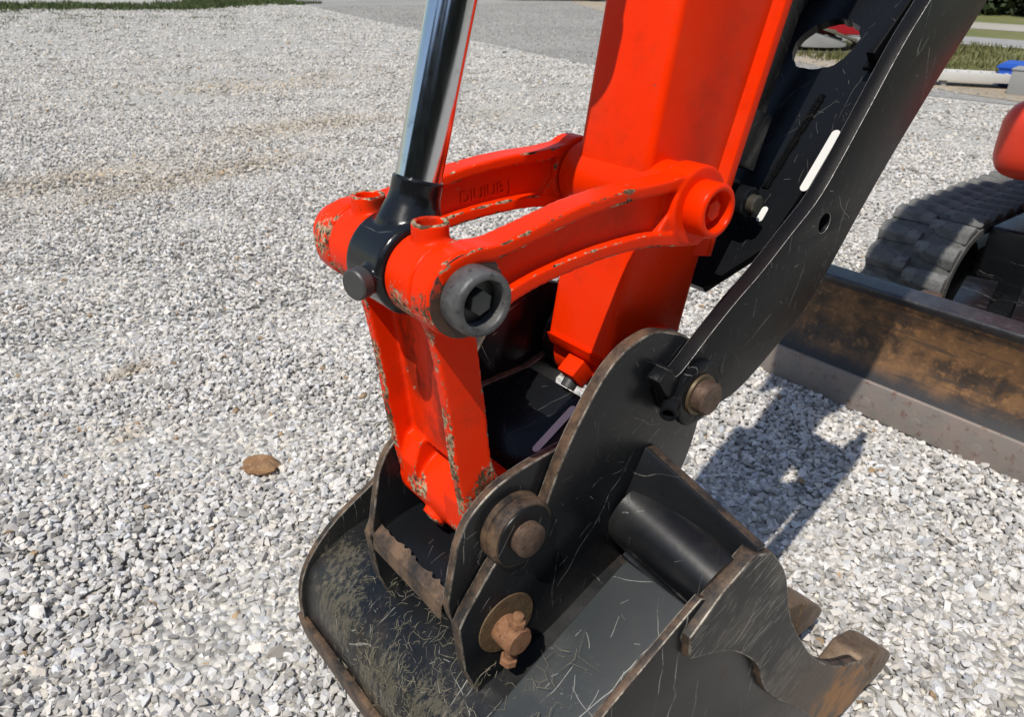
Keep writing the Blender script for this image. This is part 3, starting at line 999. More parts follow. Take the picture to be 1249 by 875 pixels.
# ---- thumb ------------------------------------------------------------
tfront = [(-0.050, 0.920), (-0.048, 0.938), (-0.026, 0.945), (0.017, 0.978), (0.062, 1.010), (0.107, 1.038), (0.160, 1.077), (0.213, 1.118), (0.270, 1.193), (0.335, 1.284), (0.379, 1.334), (0.47, 1.44), (0.54, 1.55),
          (0.585, 1.655)]
tback = [(0.605, 1.62), (0.585, 1.53), (0.590, 1.42), (0.548, 1.331), (0.468, 1.245), (0.386, 1.152), (0.326, 1.077), (0.271, 1.002), (0.236, 0.960), (0.185, 0.922), (0.108, 0.878), (0.055, 0.868),
         (0.0, 0.868), (-0.035, 0.888)]
tpoly = curve(tfront, 4) + curve(tback, 4)
th = None
for s in (-1, 1):
    bm = bmesh.new()
    holed(bm, tpoly, [(0.234 + 0.0135 * math.cos(k * math.pi / 12), 1.076 + 0.0135 * math.sin(k * math.pi / 12)) for k in range(24)], s * 0.1085, s * 0.1285)
    o = finish('thumb' if th is None else 'thumb_side_plate', bm, [M['black_thumb'], M['black_rim'], M['bare_thumb']], ex if th is None else th, 0.0014, 2, 40, plate=True, bangle=25)
    if th is None:
        th = o
        tag(th, 'scratched black thumb folded up behind the arm')
    bm = bmesh.new()
    lathe(bm, (PB[0], s * 0.1287, PB[1]), (0, s, 0), [(0, 0), (0, 0.040), (0.004, 0.0425), (0.009, 0.0425), (0.011, 0.040), (0.0115, 0.034), (0.0105, 0.029), (0.0105, 0)], 48)
    finish('hub_ring', bm, M['black_thumb'], th)
TD = Vector((0.7364, 0, 0.6765))
TN = Vector((-0.6765, 0, 0.7364))
T0 = Vector((0.053, 0, 1.063)) - TN * 0.080


def tp(s, y, o=0.0):
    return T0 + TD * s + Vector((0, y, 0)) + TN * o


# web plate with an oval hole
bm = bmesh.new()
hc = (0.397, 0.012)
n = 40
inner_r, outer_r = [], []
for k in range(n):
    a = 2 * math.pi * k / n
    j = 1 + 0.04 * random.uniform(-1, 1)
    inner_r.append((hc[0] + 0.047 * j * math.cos(a), hc[1] + 0.046 * j * math.sin(a)))
    ca, sa = math.cos(a), math.sin(a)
    t = min((0.41 if ca < 0 else 0.23) / max(abs(ca), 1e-6), 0.1075 / max(abs(sa), 1e-6))
    outer_r.append((hc[0] + t * ca, hc[1] + t * sa))
for o0, o1 in ((0.0, -0.012),):
    vi = [[bm.verts.new(tp(*p, o)) for p in inner_r] for o in (o0, o1)]
    vo = [[bm.verts.new(tp(*p, o)) for p in outer_r] for o in (o0, o1)]
    for k in range(n):
        j = (k + 1) % n
        bm.faces.new((vi[0][k], vi[0][j], vo[0][j], vo[0][k]))
        bm.faces.new((vi[1][k], vo[1][k], vo[1][j], vi[1][j]))
        bm.faces.new((vi[0][k], vi[1][k], vi[1][j], vi[0][j]))
        bm.faces.new((vo[0][k], vo[0][j], vo[1][j], vo[1][k]))
web = finish('web_plate', bm, M['black_in'], th, 0, angle=30)
# box rails, weld and clevis boss inside the thumb
for y in (-0.088, 0.088):
    bm = bmesh.new()
    rot = Matrix((TD, Vector((0, 1, 0)), TN)).transposed()
    box(bm, tp(0.52, y, 0.022), (0.17, 0.006, 0.021), rot)
    finish('stiffener', bm, M['black_in'], th, 0.002)


def bead(name, a, b, r, parent, mat, jit=0.25, n=26):
    bm = bmesh.new()
    a, b = Vector(a), Vector(b)
    d = (b - a) / n
    for k in range(n):
        p = a + d * k
        rr = r * random.uniform(1 - jit, 1 + jit)
        lathe(bm, p - d * 0.35, d, [(0, 0), (d.length * 0.35, rr * 0.8), (d.length * 0.85, rr), (d.length * 1.5, rr * 0.5), (d.length * 1.7, 0)], 8)
    return finish(name, bm, mat, parent)


bead('weld_bead', tp(0.15, -0.045, 0.0), tp(0.31, -0.036, 0.0), 0.006, th, M['black_in'], 0.12, 60)
bead('weld_bead', tp(0.36, -0.070, 0.0), tp(0.62, -0.070, 0.0), 0.006, th, M['black_in'], 0.12, 80)
bm = bmesh.new()
pc = tp(0.095, 0, 0.050)
lathe(bm, (pc.x, -0.045, pc.z), (0, -1, 0), [(0, 0), (0, 0.020), (0.028, 0.020), (0.030, 0.018), (0.030, 0)], 36)
lug = finish('clevis_boss', bm, M['black_in'], th)
bm = bmesh.new()
lathe(bm, (pc.x, -0.0745, pc.z), (0, -1, 0), [(0, 0), (0, 0.0120), (0.009, 0.0120), (0.011, 0.010), (0.011, 0)], 32)
finish('clevis_pin', bm, M['olivepin'], lug)
bm = bmesh.new()
lobe = [(pc.x + 0.026 * math.cos(a * math.pi / 10), pc.z + 0.026 * math.sin(a * math.pi / 10)) for a in range(-8, 6)]
prism(bm, lobe + [(0.150, 1.235), (0.105, 1.235), (0.095, 1.150)], -0.044, -0.020)
finish('clevis_plate', bm, M['black'], th, 0.003)
bm = bmesh.new()
hp = [tp(0.16, 0.02, 0.05), tp(0.26, 0.035, 0.045), tp(0.36, 0.05, 0.05), tp(0.52, 0.055, 0.06), tp(0.75, 0.05, 0.08)]
for a, b in zip(hp, hp[1:]):
    rod(bm, a, b + (b - a) * 0.03, 0.011, 0.002, 16)
finish('hydraulic_hose', bm, M['black'], th)
sticker('sticker', tp(0.2085, -0.0915, 0.001), TD - Vector((0, 0.08, 0)) * -1, (0, 1, 0), 0.100, 0.0115, th)
sticker('sticker', tp(0.112, -0.065, 0.001), TD + Vector((0, 0.1, 0)), (0, 1, 0), 0.024, 0.009, th)
# collar and lock tube beside the hub
bm = bmesh.new()
rot = Matrix.Rotation(R(-35), 3, 'Y')
box(bm, (-0.047, -0.122, 0.932), (0.012, 0.010, 0.026), rot)
col_ = finish('lock_bracket', bm, M['black_thumb'], th, 0.003)
bm = bmesh.new()
lathe(bm, (-0.040, -0.130, 0.908), (-1, -0.55, -0.25), [(0, 0), (0, 0.0105), (0.022, 0.0105), (0.022, 0.0070), (0.006, 0.0070), (0.006, 0)], 24)
finish('lock_tube', bm, M['black_thumb'], col_, 0, angle=40)
# bar bolted along the back of the arm (thumb mount)
bm = bmesh.new()
ad_ = Vector((0.25, 0, 0.716)).normalized()
an = Vector((ad_.z, 0, -ad_.x))
rot = Matrix((an, Vector((0, 1, 0)), ad_)).transposed()
box(bm, Vector((0.155, 0, 1.27)) + an * 0.030 + ad_ * 0.25, (0.024, 0.046, 0.36), rot)
box(bm, Vector((0.155, 0, 1.27)) + an * 0.036 - ad_ * 0.085, (0.026, 0.052, 0.035), rot)
finish('thumb_mount', bm, M['black'], ex, 0.003)

# ---- dozer blade --------------------------------------------------------
face = curve([(1.655, 0.125), (1.690, 0.18), (1.712, 0.25), (1.714, 0.33), (1.697, 0.40), (1.680, 0.432)], 5)
bm = bmesh.new()
prism(bm, face + offset(face, -0.014)[::-1], -0.80, 0.735)
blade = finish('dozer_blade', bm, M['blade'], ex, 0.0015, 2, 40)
tag(blade, 'long dozer blade with rusty concave face')
bm = bmesh.new()
prism(bm, [(1.676, 0.434), (1.672, 0.442), (1.676, 0.449), (1.760, 0.455), (1.765, 0.40), (1.705, 0.396)], -0.80, 0.735)
finish('top_rail', bm, M['bladetop'], blade, 0.004, 3)
bm = bmesh.new()
prism(bm, [(1.650, 0.012), (1.650, 0.137), (1.656, 0.140), (1.668, 0.137), (1.668, 0.012)], -0.80, 0.737)
ce = finish('cutting_edge', bm, M['cutting'], blade, 0.003)
for y in (0.679, 0.504, 0.326, 0.156, -0.03, -0.21, -0.39, -0.57, -0.74):
    bm = bmesh.new()
    lathe(bm, (1.6505, y, 0.062), (-1, 0, 0), [(0, 0), (0, 0.0185), (0.0012, 0.0178), (0.0018, 0.012), (0.0018, 0)], 24)
    finish('bolt_head', bm, M['cutting'], ce)
for y in (-0.8, 0.722):
    bm = bmesh.new()
    prism(bm, face + [(1.78, 0.43), (1.78, 0.14)], y, y + 0.013)
    finish('end_plate', bm, M['bladetop'], blade, 0.0015)
bm = bmesh.new()
for y in (-0.2, 0.2):
    box(bm, (2.10, y, 0.24), (0.35, 0.04, 0.05))
finish('push_arm', bm, M['black'], blade, 0.006)

# ---- rubber track (far side) --------------------------------------------
XC0, XC1, ZC, RR = 2.465, 4.05, 0.272, 0.240


def track_at(d):
    """point and outward normal on the track loop"""
    L = XC1 - XC0
    A = math.pi * RR
    d %= 2 * L + 2 * A
    if d < L:
        return (XC0 + d, ZC + RR), (0, 1)
    d -= L
    if d < A:
        a = math.pi / 2 - d / RR
        return (XC1 + RR * math.cos(a), ZC + RR * math.sin(a)), (math.cos(a), math.sin(a))
    d -= A
    if d < L:
        return (XC1 - d, ZC - RR), (0, -1)
    d -= L
    a = -math.pi / 2 - d / RR
    return (XC0 + RR * math.cos(a), ZC + RR * math.sin(a)), (math.cos(a), math.sin(a))


LOOP = 2 * (XC1 - XC0) + 2 * math.pi * RR
TY0, TY1 = 0.385, 0.70
bm = bmesh.new()
n = 150
vs = []
for k in range(n):
    (x, z), (nx, nz) = track_at(LOOP * k / n)
    vs.append([bm.verts.new((x - nx * 0.035, TY0, z - nz * 0.035)), bm.verts.new((x - nx * 0.008, TY0, z - nz * 0.008)), bm.verts.new((x, TY0 + 0.02, z)),
               bm.verts.new((x, TY1 - 0.02, z)), bm.verts.new((x - nx * 0.008, TY1, z - nz * 0.008)), bm.verts.new((x - nx * 0.035, TY1, z - nz * 0.035))])
for k in range(n):
    a, b = vs[k], vs[(k + 1) % n]
    for i in range(6):
        j = (i + 1) % 6
        f = bm.faces.new((a[i], a[j], b[j], b[i]))
track = finish('rubber_track', bm, M['rubber_side'], ex)
tag(track, 'dusty grey rubber track behind the blade')
NL = 42
pitch = LOOP / NL


def lug_mesh(w):
    bm = bmesh.new()
    prof = [(-0.050, 0), (0.050, 0), (0.026, 0.030), (-0.020, 0.030)]
    v0 = [bm.verts.new((x, -w, z)) for x, z in prof]
    v1 = [bm.verts.new((x * 0.70 + 0.010, w, z * 0.85)) for x, z in prof]
    bm.faces.new(v0)
    bm.faces.new(v1[::-1])
    for i in range(4):
        j = (i + 1) % 4
        bm.faces.new((v0[i], v1[i], v1[j], v0[j]))
    return bm


lugs = {}
for side_, yc, w in ((0, TY0 + 0.080, 0.078), (1, TY1 - 0.080, 0.078)):
    for k in range(NL):
        (x, z), (nx, nz) = track_at(pitch * (k + 0.5 * side_))
        if lugs.get(side_) is None:
            o = finish('tread_lug', lug_mesh(w), M['rubber'], track, 0.006, 3, 40)
            lugs[side_] = o
        else:
            o = copy_ob(lugs[side_], track)
        t = Vector((nz, 0, -nx))
        yv = Vector((0, 1, 0)) if side_ == 0 else Vector((0, -1, 0))
        nn = Vector((nx, 0, nz))
        tv = yv.cross(nn)
        mt = Matrix((tv, yv, nn)).transposed().to_4x4()
        mt.translation = Vector((x, yc, z)) - nn * 0.002
        o.matrix_local = mt
bm = bmesh.new()
for xc in (XC0, XC1):
    cyl_y(bm, (xc, ZC), TY0 + 0.05, TY1 - 0.05, 0.185, 0.01, 32)
box(bm, (3.25, 0.54, 0.26), (0.7, 0.08, 0.09))
finish('track_frame', bm, M['black'], ex, 0.0)
bm = bmesh.new()
box(bm, (3.2, -0.02, 0.38), (0.75, 0.39, 0.14))
finish('undercarriage', bm, M['black'], ex, 0.02, 3)
bm = bmesh.new()
lathe(bm, (1.86, 0.33, 0.385), (0.2, -1, 0.05), [(0, 0), (0, 0.03), (0.01, 0.038), (0.06, 0.038), (0.07, 0.03), (0.07, 0)], 28)
finish('cylinder_end', bm, M['pin'], ex)
bm = bmesh.new()
rot = Matrix.Rotation(R(14), 3, 'Z')
box(bm, (2.03, 0.22, 0.40), (0.16, 0.05, 0.006), rot)
box(bm, (2.10, 0.08, 0.37), (0.20, 0.03, 0.03), rot)
finish('guard_plate', bm, M['black'], ex, 0.003)
# corner of the slewing body
bm = bmesh.new()
rot = Matrix.Rotation(R(8), 3, 'Z')
box(bm, (2.995, -0.06, 0.855), (0.66, 0.55, 0.135), rot)
hood = finish('body_cover', bm, M['body'], ex, 0.11, 6, 60)
tag(hood, 'rounded orange-red body corner at the right edge')
bm = bmesh.new()
rot = Matrix.Rotation(R(8), 3, 'Z')
box(bm, (2.335, 0.24, 0.878), (0.006, 0.10, 0.006), rot)
finish('cover_seam', bm, M['orange_flat'], hood, 0.003)

# ================================================================== LOOSE GRAVEL (uncountable)
def m_stone():
    g = G('limestone_chips', 0.85)
    c = g.attr('tint', 'Color')
    g.set('Base Color', g.mix(g.mul(g.step(g.noise(160, 4, 0.7), 0.45, 0.7), 0.35), c, (0.36, 0.35, 0.33)))
    g.bump(g.noise(300, 4, 0.7), 0.35, 0.002)
    return g.m


def ico():
    t = (1 + 5 ** 0.5) / 2
    v = np.array([(-1, t, 0), (1, t, 0), (-1, -t, 0), (1, -t, 0), (0, -1, t), (0, 1, t), (0, -1, -t), (0, 1, -t), (t, 0, -1), (t, 0, 1), (-t, 0, -1), (-t, 0, 1)], float)
    v /= np.linalg.norm(v[0])
    f = np.array([(0, 11, 5), (0, 5, 1), (0, 1, 7), (0, 7, 10), (0, 10, 11), (1, 5, 9), (5, 11, 4), (11, 10, 2), (10, 7, 6), (7, 1, 8),
                  (3, 9, 4), (3, 4, 2), (3, 2, 6), (3, 6, 8), (3, 8, 9), (4, 9, 5), (2, 4, 11), (6, 2, 10), (8, 6, 7), (9, 8, 1)])
    return v, f


def rot_mats(n, tilt):
    """random spin about z, then a limited tilt about a random horizontal axis"""
    a = RNG.uniform(0, 2 * np.pi, n)
    b = RNG.normal(0, tilt, n)
    c = RNG.uniform(0, 2 * np.pi, n)

    def rz(t):
        m = np.zeros((n, 3, 3))
        m[:, 0, 0] = np.cos(t); m[:, 0, 1] = -np.sin(t); m[:, 1, 0] = np.sin(t); m[:, 1, 1] = np.cos(t); m[:, 2, 2] = 1
        return m
    mx = np.zeros((n, 3, 3))
    mx[:, 0, 0] = 1; mx[:, 1, 1] = np.cos(b); mx[:, 1, 2] = -np.sin(b); mx[:, 2, 1] = np.sin(b); mx[:, 2, 2] = np.cos(b)
    return rz(c) @ mx @ rz(a)


def octa():
    v = np.array([(1, 0, 0), (-1, 0, 0), (0, 1, 0), (0, -1, 0), (0, 0, 1), (0, 0, -1)], float)
    f = np.array([(0, 2, 4), (2, 1, 4), (1, 3, 4), (3, 0, 4), (2, 0, 5), (1, 2, 5), (3, 1, 5), (0, 3, 5)])
    return v, f


def stones(name, pos, size, flat=(0.5, 0.85), tilt=0.5, jit=0.30, shape=ico, dim=1.0):
    n = len(pos)
    v, f = shape()
    nv = len(v)
    V = v[None] + RNG.normal(0, jit, (n, nv, 3)) * 0.8
    S = np.stack([size * RNG.uniform(0.85, 1.25, n), size * RNG.uniform(0.6, 0.95, n), size * RNG.uniform(*flat, n)], 1)
    for _ in range(4):
        d = RNG.normal(0, 1, (n, 1, 3))
        d /= np.linalg.norm(d, axis=2, keepdims=True)
        c = RNG.uniform(0.45, 0.8, (n, 1, 1))
        ex_ = np.maximum((V * d).sum(2, keepdims=True) - c, 0)
        V = V - ex_ * d
    V = V * S[:, None, :] * 1.12
    V = np.einsum('nij,nkj->nki', rot_mats(n, tilt), V) + pos[:, None, :]
    F = (f[None] + (np.arange(n) * nv)[:, None, None]).reshape(-1, 3)
    me = bpy.data.meshes.new(name)
    me.vertices.add(n * nv)
    me.vertices.foreach_set('co', V.reshape(-1).astype(np.float32))
    me.loops.add(len(F) * 3)
    me.loops.foreach_set('vertex_index', F.reshape(-1).astype(np.int32))
    me.polygons.add(len(F))
    me.polygons.foreach_set('loop_start', np.arange(0, len(F) * 3, 3, dtype=np.int32))
    me.polygons.foreach_set('loop_total', np.full(len(F), 3, np.int32))
    me.polygons.foreach_set('use_smooth', np.zeros(len(F), bool))
    me.update(calc_edges=True)
    k = RNG.random(n)
    lum = np.where(k < 0.18, RNG.uniform(0.25, 0.38, n), np.where(k < 0.6, RNG.uniform(0.40, 0.56, n), RNG.uniform(0.56, 0.72, n)))
    warm = RNG.normal(0.045, 0.025, n)
    for sx, sy, ra, rb_, ang, amt in STAINS:
        dx, dy = pos[:, 0] - sx, pos[:, 1] - sy
        u = (dx * math.cos(ang) + dy * math.sin(ang)) / ra
        v_ = (-dx * math.sin(ang) + dy * math.cos(ang)) / rb_
        w_ = np.exp(-(u * u + v_ * v_)) * amt * RNG.uniform(0.3, 1.2, n)
        lum = lum * (1 - 0.45 * w_)
        warm = warm + 0.16 * w_
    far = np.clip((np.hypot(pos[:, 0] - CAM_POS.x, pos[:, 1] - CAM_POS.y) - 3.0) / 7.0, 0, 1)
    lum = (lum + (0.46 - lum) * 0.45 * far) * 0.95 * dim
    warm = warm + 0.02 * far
    odd = RNG.random(n) < 0.006
    col = np.stack([lum * (1 + warm), lum, lum * (1 - warm * 1.3), np.ones(n)], 1)
    col[odd, :3] = np.array([0.36, 0.24, 0.13]) * RNG.uniform(0.7, 1.2, (odd.sum(), 1))
    at = me.attributes.new('tint', 'FLOAT_COLOR', 'POINT')
    at.data.foreach_set('color', np.repeat(col, nv, 0).reshape(-1).astype(np.float32))
    me.materials.append(M['stone'])
    o = bpy.data.objects.new(name, me)
    COL.objects.link(o)
    return o


# tan, trodden patches: x, y, half-lengths, heading, strength
STAINS = [(2.38, 6.24, 0.9, 0.35, 0.1, 0.8), (1.01, 4.95, 1.0, 0.22, 0.25, 0.9), (0.3, 5.4, 0.8, 0.3, 0.2, 0.8), (-0.22, 2.19, 0.10, 0.05, 0.3, 1.0), (2.88, 9.16, 1.5, 0.6, 0.1, 0.7), (4.2, 5.7, 0.5, 0.3, 0.4, 0.5),
          (-0.35, 1.75, 0.09, 0.04, 0.5, 0.7)]
M['stone'] = m_stone()


def scatter(r0, r1, spacing):
    """jittered grid over the wedge of ground in front of the camera"""
    cx, cy = CAM_POS.x, CAM_POS.y
    xs = np.arange(cx - r1, cx + r1, spacing)
    X, Y = np.meshgrid(xs, np.arange(cy - r1, cy + r1, spacing))
    P = np.stack([X.ravel(), Y.ravel()], 1) + RNG.uniform(-0.55, 0.55, (X.size, 2)) * spacing
    d = P - np.array([cx, cy])
    r = np.hypot(d[:, 0], d[:, 1])
    a = np.arctan2(d[:, 0], d[:, 1]) - YAW
    a = (a + np.pi) % (2 * np.pi) - np.pi
    keep = (r > r0) & (r < r1) & (np.abs(a) < np.where(r < 1.5, 1.1, 0.78))
    keep &= (P[:, 0] < 9.3) | (P[:, 1] > 9.0)
    keep &= ~((P[:, 0] > 8.15 + (P[:, 1] - 8.3) * 0.22) & (P[:, 1] > 8.3))
    keep &= ~((P[:, 0] > 8.15 + (8.3 - P[:, 1]) * 0.32) & (P[:, 1] <= 8.3))
    P, r = P[keep], r[keep]
    m = np.sin(P[:, 0] * 0.9 + 0.8 * np.sin(P[:, 1] * 0.45)) * np.sin(P[:, 1] * 0.75 - P[:, 0] * 0.22 + 1.1) + 0.5 * np.sin(P[:, 0] * 2.3 + P[:, 1] * 1.9)
    thin = np.clip((m - 0.25) * 0.9, 0, 0.75) * np.clip((r - 3.0) / 2.0, 0, 1)
    return P[RNG.random(len(P)) > thin]


for shape, label, bands in (
        (ico, 'loose white and grey crushed limestone gravel around the bucket', ((0.35, 3.2, 0.0150, 0.0072, 0.0115, 0.002, 0.008), (0.35, 3.2, 0.0250, 0.0088, 0.0148, 0.006, 0.015))),
        (octa, 'white gravel spread farther out over the open lot', ((3.2, 5.6, 0.0205, 0.0105, 0.0165, 0.002, 0.015), (5.6, 9.0, 0.029, 0.013, 0.021, 0.0, 0.014),
                                                                   (9.0, 14.0, 0.050, 0.016, 0.028, 0.0, 0.012), (14.0, 31.0, 0.115, 0.022, 0.040, 0.0, 0.010)))):
    pp_, ss_ = [], []
    for r0, r1, sp, s0, s1, z0, z1 in bands:
        P = scatter(r0, r1, sp)
        n = len(P)
        und = 0.006 * np.sin(P[:, 0] * 5.1 + 1.3 * np.sin(P[:, 1] * 3.7)) + 0.005 * np.sin(P[:, 1] * 7.3 + P[:, 0] * 2.2)
        pp_.append(np.column_stack([P, RNG.uniform(z0, z1, n) + und]))
        ss_.append(RNG.uniform(s0, s1, n) * np.where(RNG.random(n) < 0.06, 1.35, 1.0))
    gs = stones('gravel', np.concatenate(pp_), np.concatenate(ss_), shape=shape)
    tag(gs, label, 'gravel', None, 'stuff')

xs = RNG.uniform(8.0, 26.0, 60000)
ys = RNG.uniform(-2.0, 26.0, 60000)
inl = np.where(ys > 8.3, xs > 8.3 + (ys - 8.3) * 0.22, xs > 8.3 + (8.3 - ys) * 0.32) & (xs < 10.2 + np.maximum(ys - 3.0, 0) * 0.62)
P = np.stack([xs, ys], 1)[inl]
gl = stones('lot_gravel', np.column_stack([P, RNG.uniform(0.004, 0.010, len(P))]), RNG.uniform(0.012, 0.030, len(P)), shape=octa, dim=0.62)
tag(gl, 'thin scatter of grey stones over the darker far lot', 'gravel', None, 'stuff')

# the brown rock lying in the gravel
bm = bmesh.new()
bmesh.ops.create_icosphere(bm, subdivisions=3, radius=1)
for v in bm.verts:
    p = v.co.copy()
    k = 1 + 0.16 * math.sin(3.1 * p.x + 1.7 * p.y + 1) + 0.12 * math.sin(4.3 * p.y - 2.1 * p.z) + 0.06 * math.sin(9 * p.x + 5 * p.z)
    k *= 1 + 0.10 * math.sin(13 * p.x - 7 * p.y) * math.sin(11 * p.z + 4 * p.y)
    v.co = Vector((p.x * 0.060 * k, p.y * 0.038 * k, min(max(p.z, -0.5), 0.62 + 0.15 * p.x) * 0.022 * k))
rk = finish('rock', bm, M['rock'], None, smooth=False)
rk.location = (-0.088, 1.304, 0.018)
rk.rotation_euler = (0.1, -0.05, -0.62)
tag(rk, 'flat brown rock lying alone in the white gravel left of the bucket', 'rock')


# ================================================================== DRY STRAW ON THE BUCKET
def straw_on(name, n, plist, ywin, lr, seedv):
    rg = random.Random(seedv)
    bm = bmesh.new()
    for _ in range(n):
        i = rg.randrange(1, len(plist) - 1)
        p0, p1 = plist[i], plist[i + 1]
        t = rg.random()
        x, z = p0[0] + (p1[0] - p0[0]) * t, p0[1] + (p1[1] - p0[1]) * t
        tg = Vector((p1[0] - p0[0], 0, p1[1] - p0[1])).normalized()
        nm = Vector((tg.z, 0, -tg.x))
        if nm.z < 0 and nm.x > 0:
            nm = -nm
        y = rg.triangular(*ywin)
        a = rg.gauss(0.3, 0.9)
        d = tg * math.cos(a) + Vector((0, 1, 0)) * math.sin(a)
        e = nm.cross(d)
        L, w = rg.uniform(*lr) * rg.uniform(0.4, 1), rg.uniform(0.00012, 0.00042)
        c = Vector((x, y, z)) + nm * 0.0015
        bend = rg.gauss(0, 0.28) * L
        lift = abs(rg.gauss(0, 0.08)) * L
        pts = [c - d * L / 2, c + e * bend + nm * lift * 0.3, c + d * L / 2 + nm * lift]
        rows = []
        for k, p in enumerate(pts):
            ww = w * (1.0 if k < 2 else 0.35)
            rows.append([bm.verts.new(p + e * ww), bm.verts.new(p + nm * ww), bm.verts.new(p - e * ww)])
        for a_, b_ in zip(rows, rows[1:]):
            for i2 in range(3):
                j2 = (i2 + 1) % 3
                bm.faces.new((a_[i2], b_[i2], b_[j2], a_[j2]))
    o = finish(name, bm, M['straw'], None, smooth=False)
    return o


backp = [p for p in PROF if p[0] < -0.26 and p[1] > 0.42]
st = straw_on('dry_straw', 620, backp, (-0.20, 0.20, -0.03), (0.006, 0.034), 3)
tag(st, 'dry grass bits and straw caught on the back of the black bucket', 'straw', None, 'stuff')
panp = [(p[0], p[1] + 0.011) for p in PROF if -0.33 < p[0] < -0.20 and p[1] > 0.58]
st2 = straw_on('dry_straw', 16, panp, (-0.23, -0.15, -0.18), (0.02, 0.06), 5)
tag(st2, 'straw tuft lying on the flat wear plate at the lower edge', 'straw', None, 'stuff')


# ================================================================== WEEDS AND GRASS AT THE LOT'S EDGE
def blades(name, spots, mat, label, cat):
    bm = bmesh.new()
    for x, y, r, n, h in spots:
        for _ in range(n):
            a = random.uniform(0, 6.283)
            q_ = r * math.sqrt(random.random())
            b = Vector((x + q_ * math.cos(a), y + q_ * math.sin(a), 0.0))
            d = random.uniform(0, 6.283)
            w = h * 0.14
            L = h * random.uniform(0.5, 1.2)
            s_ = Vector((math.cos(d), math.sin(d), 0))
            lean = Vector((math.cos(d + 1.6), math.sin(d + 1.6), 0)) * L * random.uniform(0.1, 0.7)
            v = [bm.verts.new(b - s_ * w), bm.verts.new(b + s_ * w), bm.verts.new(b + lean * 0.4 + s_ * w * 0.7 + Vector((0, 0, L * 0.6))), bm.verts.new(b + lean + Vector((0, 0, L)))]
            bm.faces.new((v[0], v[1], v[2]))
            bm.faces.new((v[0], v[2], v[3]))
    o = finish(name, bm, mat, None, smooth=False)
    return tag(o, label, cat, None, 'stuff')


M['grass'] = simple('weed_green', (0.075, 0.105, 0.022), 0.8, 0, 0.3, 3)
spots = []
for _ in range(520):
    t = random.random()
    x, y = 1.0 + 12.6 * t, 29.6 + random.gauss(0, 0.9) + 1.1 * math.sin(x * 0 + t * 9)
    dens = 1.0 if random.random() < 0.75 else 0.4
    spots.append((x - 0.3 * (y - 29), y - 1.0 + 1.4 * abs(random.gauss(0, 0.8)), random.uniform(0.2, 0.55), int(34 * dens), 0.13))
for _ in range(170):
    t = random.random()
    yy = 29 - 11 * random.random() ** 1.6
    spots.append((0.5 + 8.5 * t + (30 - yy) * 0.05, yy, random.uniform(0.12, 0.5), random.randint(8, 26), 0.06))
weeds = blades('weeds', spots, M['grass'], 'green weeds growing through gravel along the far edge of the lot', 'weeds')
vspots = [(random.uniform(12.2, 17.2), random.uniform(1.5, 8), 0.5, 26, 0.10) for _ in range(260)]
vg = blades('verge_grass', vspots, simple('verge_green', (0.15, 0.15, 0.045), 0.85, 0, 0.3, 3), 'rough mown grass on the verge before the road', 'grass')


# ================================================================== THINGS BEYOND
def leafmass(name, boxes, mat, n, size, parent=None):
    bm = bmesh.new()
    for (c, h) in boxes:
        for _ in range(n):
            u = Vector((random.gauss(0, 1), random.gauss(0, 1), random.gauss(0, 1))).normalized() * random.uniform(0.7, 1.05)
            p = Vector(c) + Vector((u.x * h[0], u.y * h[1], u.z * h[2]))
            if p.z < 0.05:
                continue
            a, b = Vector((random.gauss(0, 1), random.gauss(0, 1), random.gauss(0, 1))).normalized(), Vector((random.gauss(0, 1), random.gauss(0, 1), random.gauss(0, 1)))
            b = a.cross(b).normalized()
            s_ = size * random.uniform(0.6, 1.3)
            v = [bm.verts.new(p + a * s_), bm.verts.new(p + b * s_ * 0.5), bm.verts.new(p - a * s_), bm.verts.new(p - b * s_ * 0.5)]
            bm.faces.new(v)
    return finish(name, bm, mat, parent, smooth=False)


M['leaf'] = simple('hedge_leaf', (0.045, 0.07, 0.018), 0.7, 0, 0.4, 0.6)
hb = []
for k in range(26):
    y = -6 + k * 0.95
    hb.append(((31 + random.uniform(-0.8, 0.8) + 0.05 * y, y, random.uniform(0.9, 1.6)), (random.uniform(1.0, 1.7), random.uniform(0.9, 1.4), random.uniform(1.2, 2.2))))
hg = leafmass('hedge', hb, M['leaf'], 1000, 0.19)
tag(hg, 'dense dark green hedge beyond the road in the top right corner', 'hedge', None, 'stuff')

# white loading ramp, blue bin and grey block at the right
M['alu'] = simple('pale_aluminium', (0.62, 0.60, 0.56), 0.55, 0.1, 0.12, 3)
M['greyblock'] = simple('grey_block', (0.30, 0.30, 0.29), 0.8, 0, 0.1, 6)
M['blue'] = simple('blue_plastic', (0.012, 0.09, 0.48), 0.45, 0, 0.1, 2)
rz = math.atan2(-1.35, -0.15)
ramp = tag(empty('loading_ramp', (10.85, 3.62, 0), R(-60)), 'long white loading ramp lying on the dirt beside the grass', 'ramp')
bm = bmesh.new()
box(bm, (0, 0, 0.155), (0.62, 0.17, 0.016))
finish('deck', bm, M['alu'], ramp, 0.004)
for y in (-0.17, 0.17):
    bm = bmesh.new()
    box(bm, (0, y, 0.135), (0.64, 0.012, 0.055))
    finish('side_rail', bm, M['alu'], ramp, 0.003)
for k in range(9):
    bm = bmesh.new()
    box(bm, (-0.56 + k * 0.14, 0, 0.176), (0.018, 0.155, 0.006))
    finish('rung', bm, M['alu'], ramp, 0.002)
for x in (-0.45, 0.47):
    bm = bmesh.new()
    box(bm, (x, 0, 0.045), (0.03, 0.15, 0.040))
    finish('foot', bm, M['greyblock'], ramp, 0.003)
blk2 = empty('concrete_block', (10.62, 2.86, 0), R(-80))
tag(blk2, 'grey concrete block at the right end of the white ramp', 'block')
bm = bmesh.new()
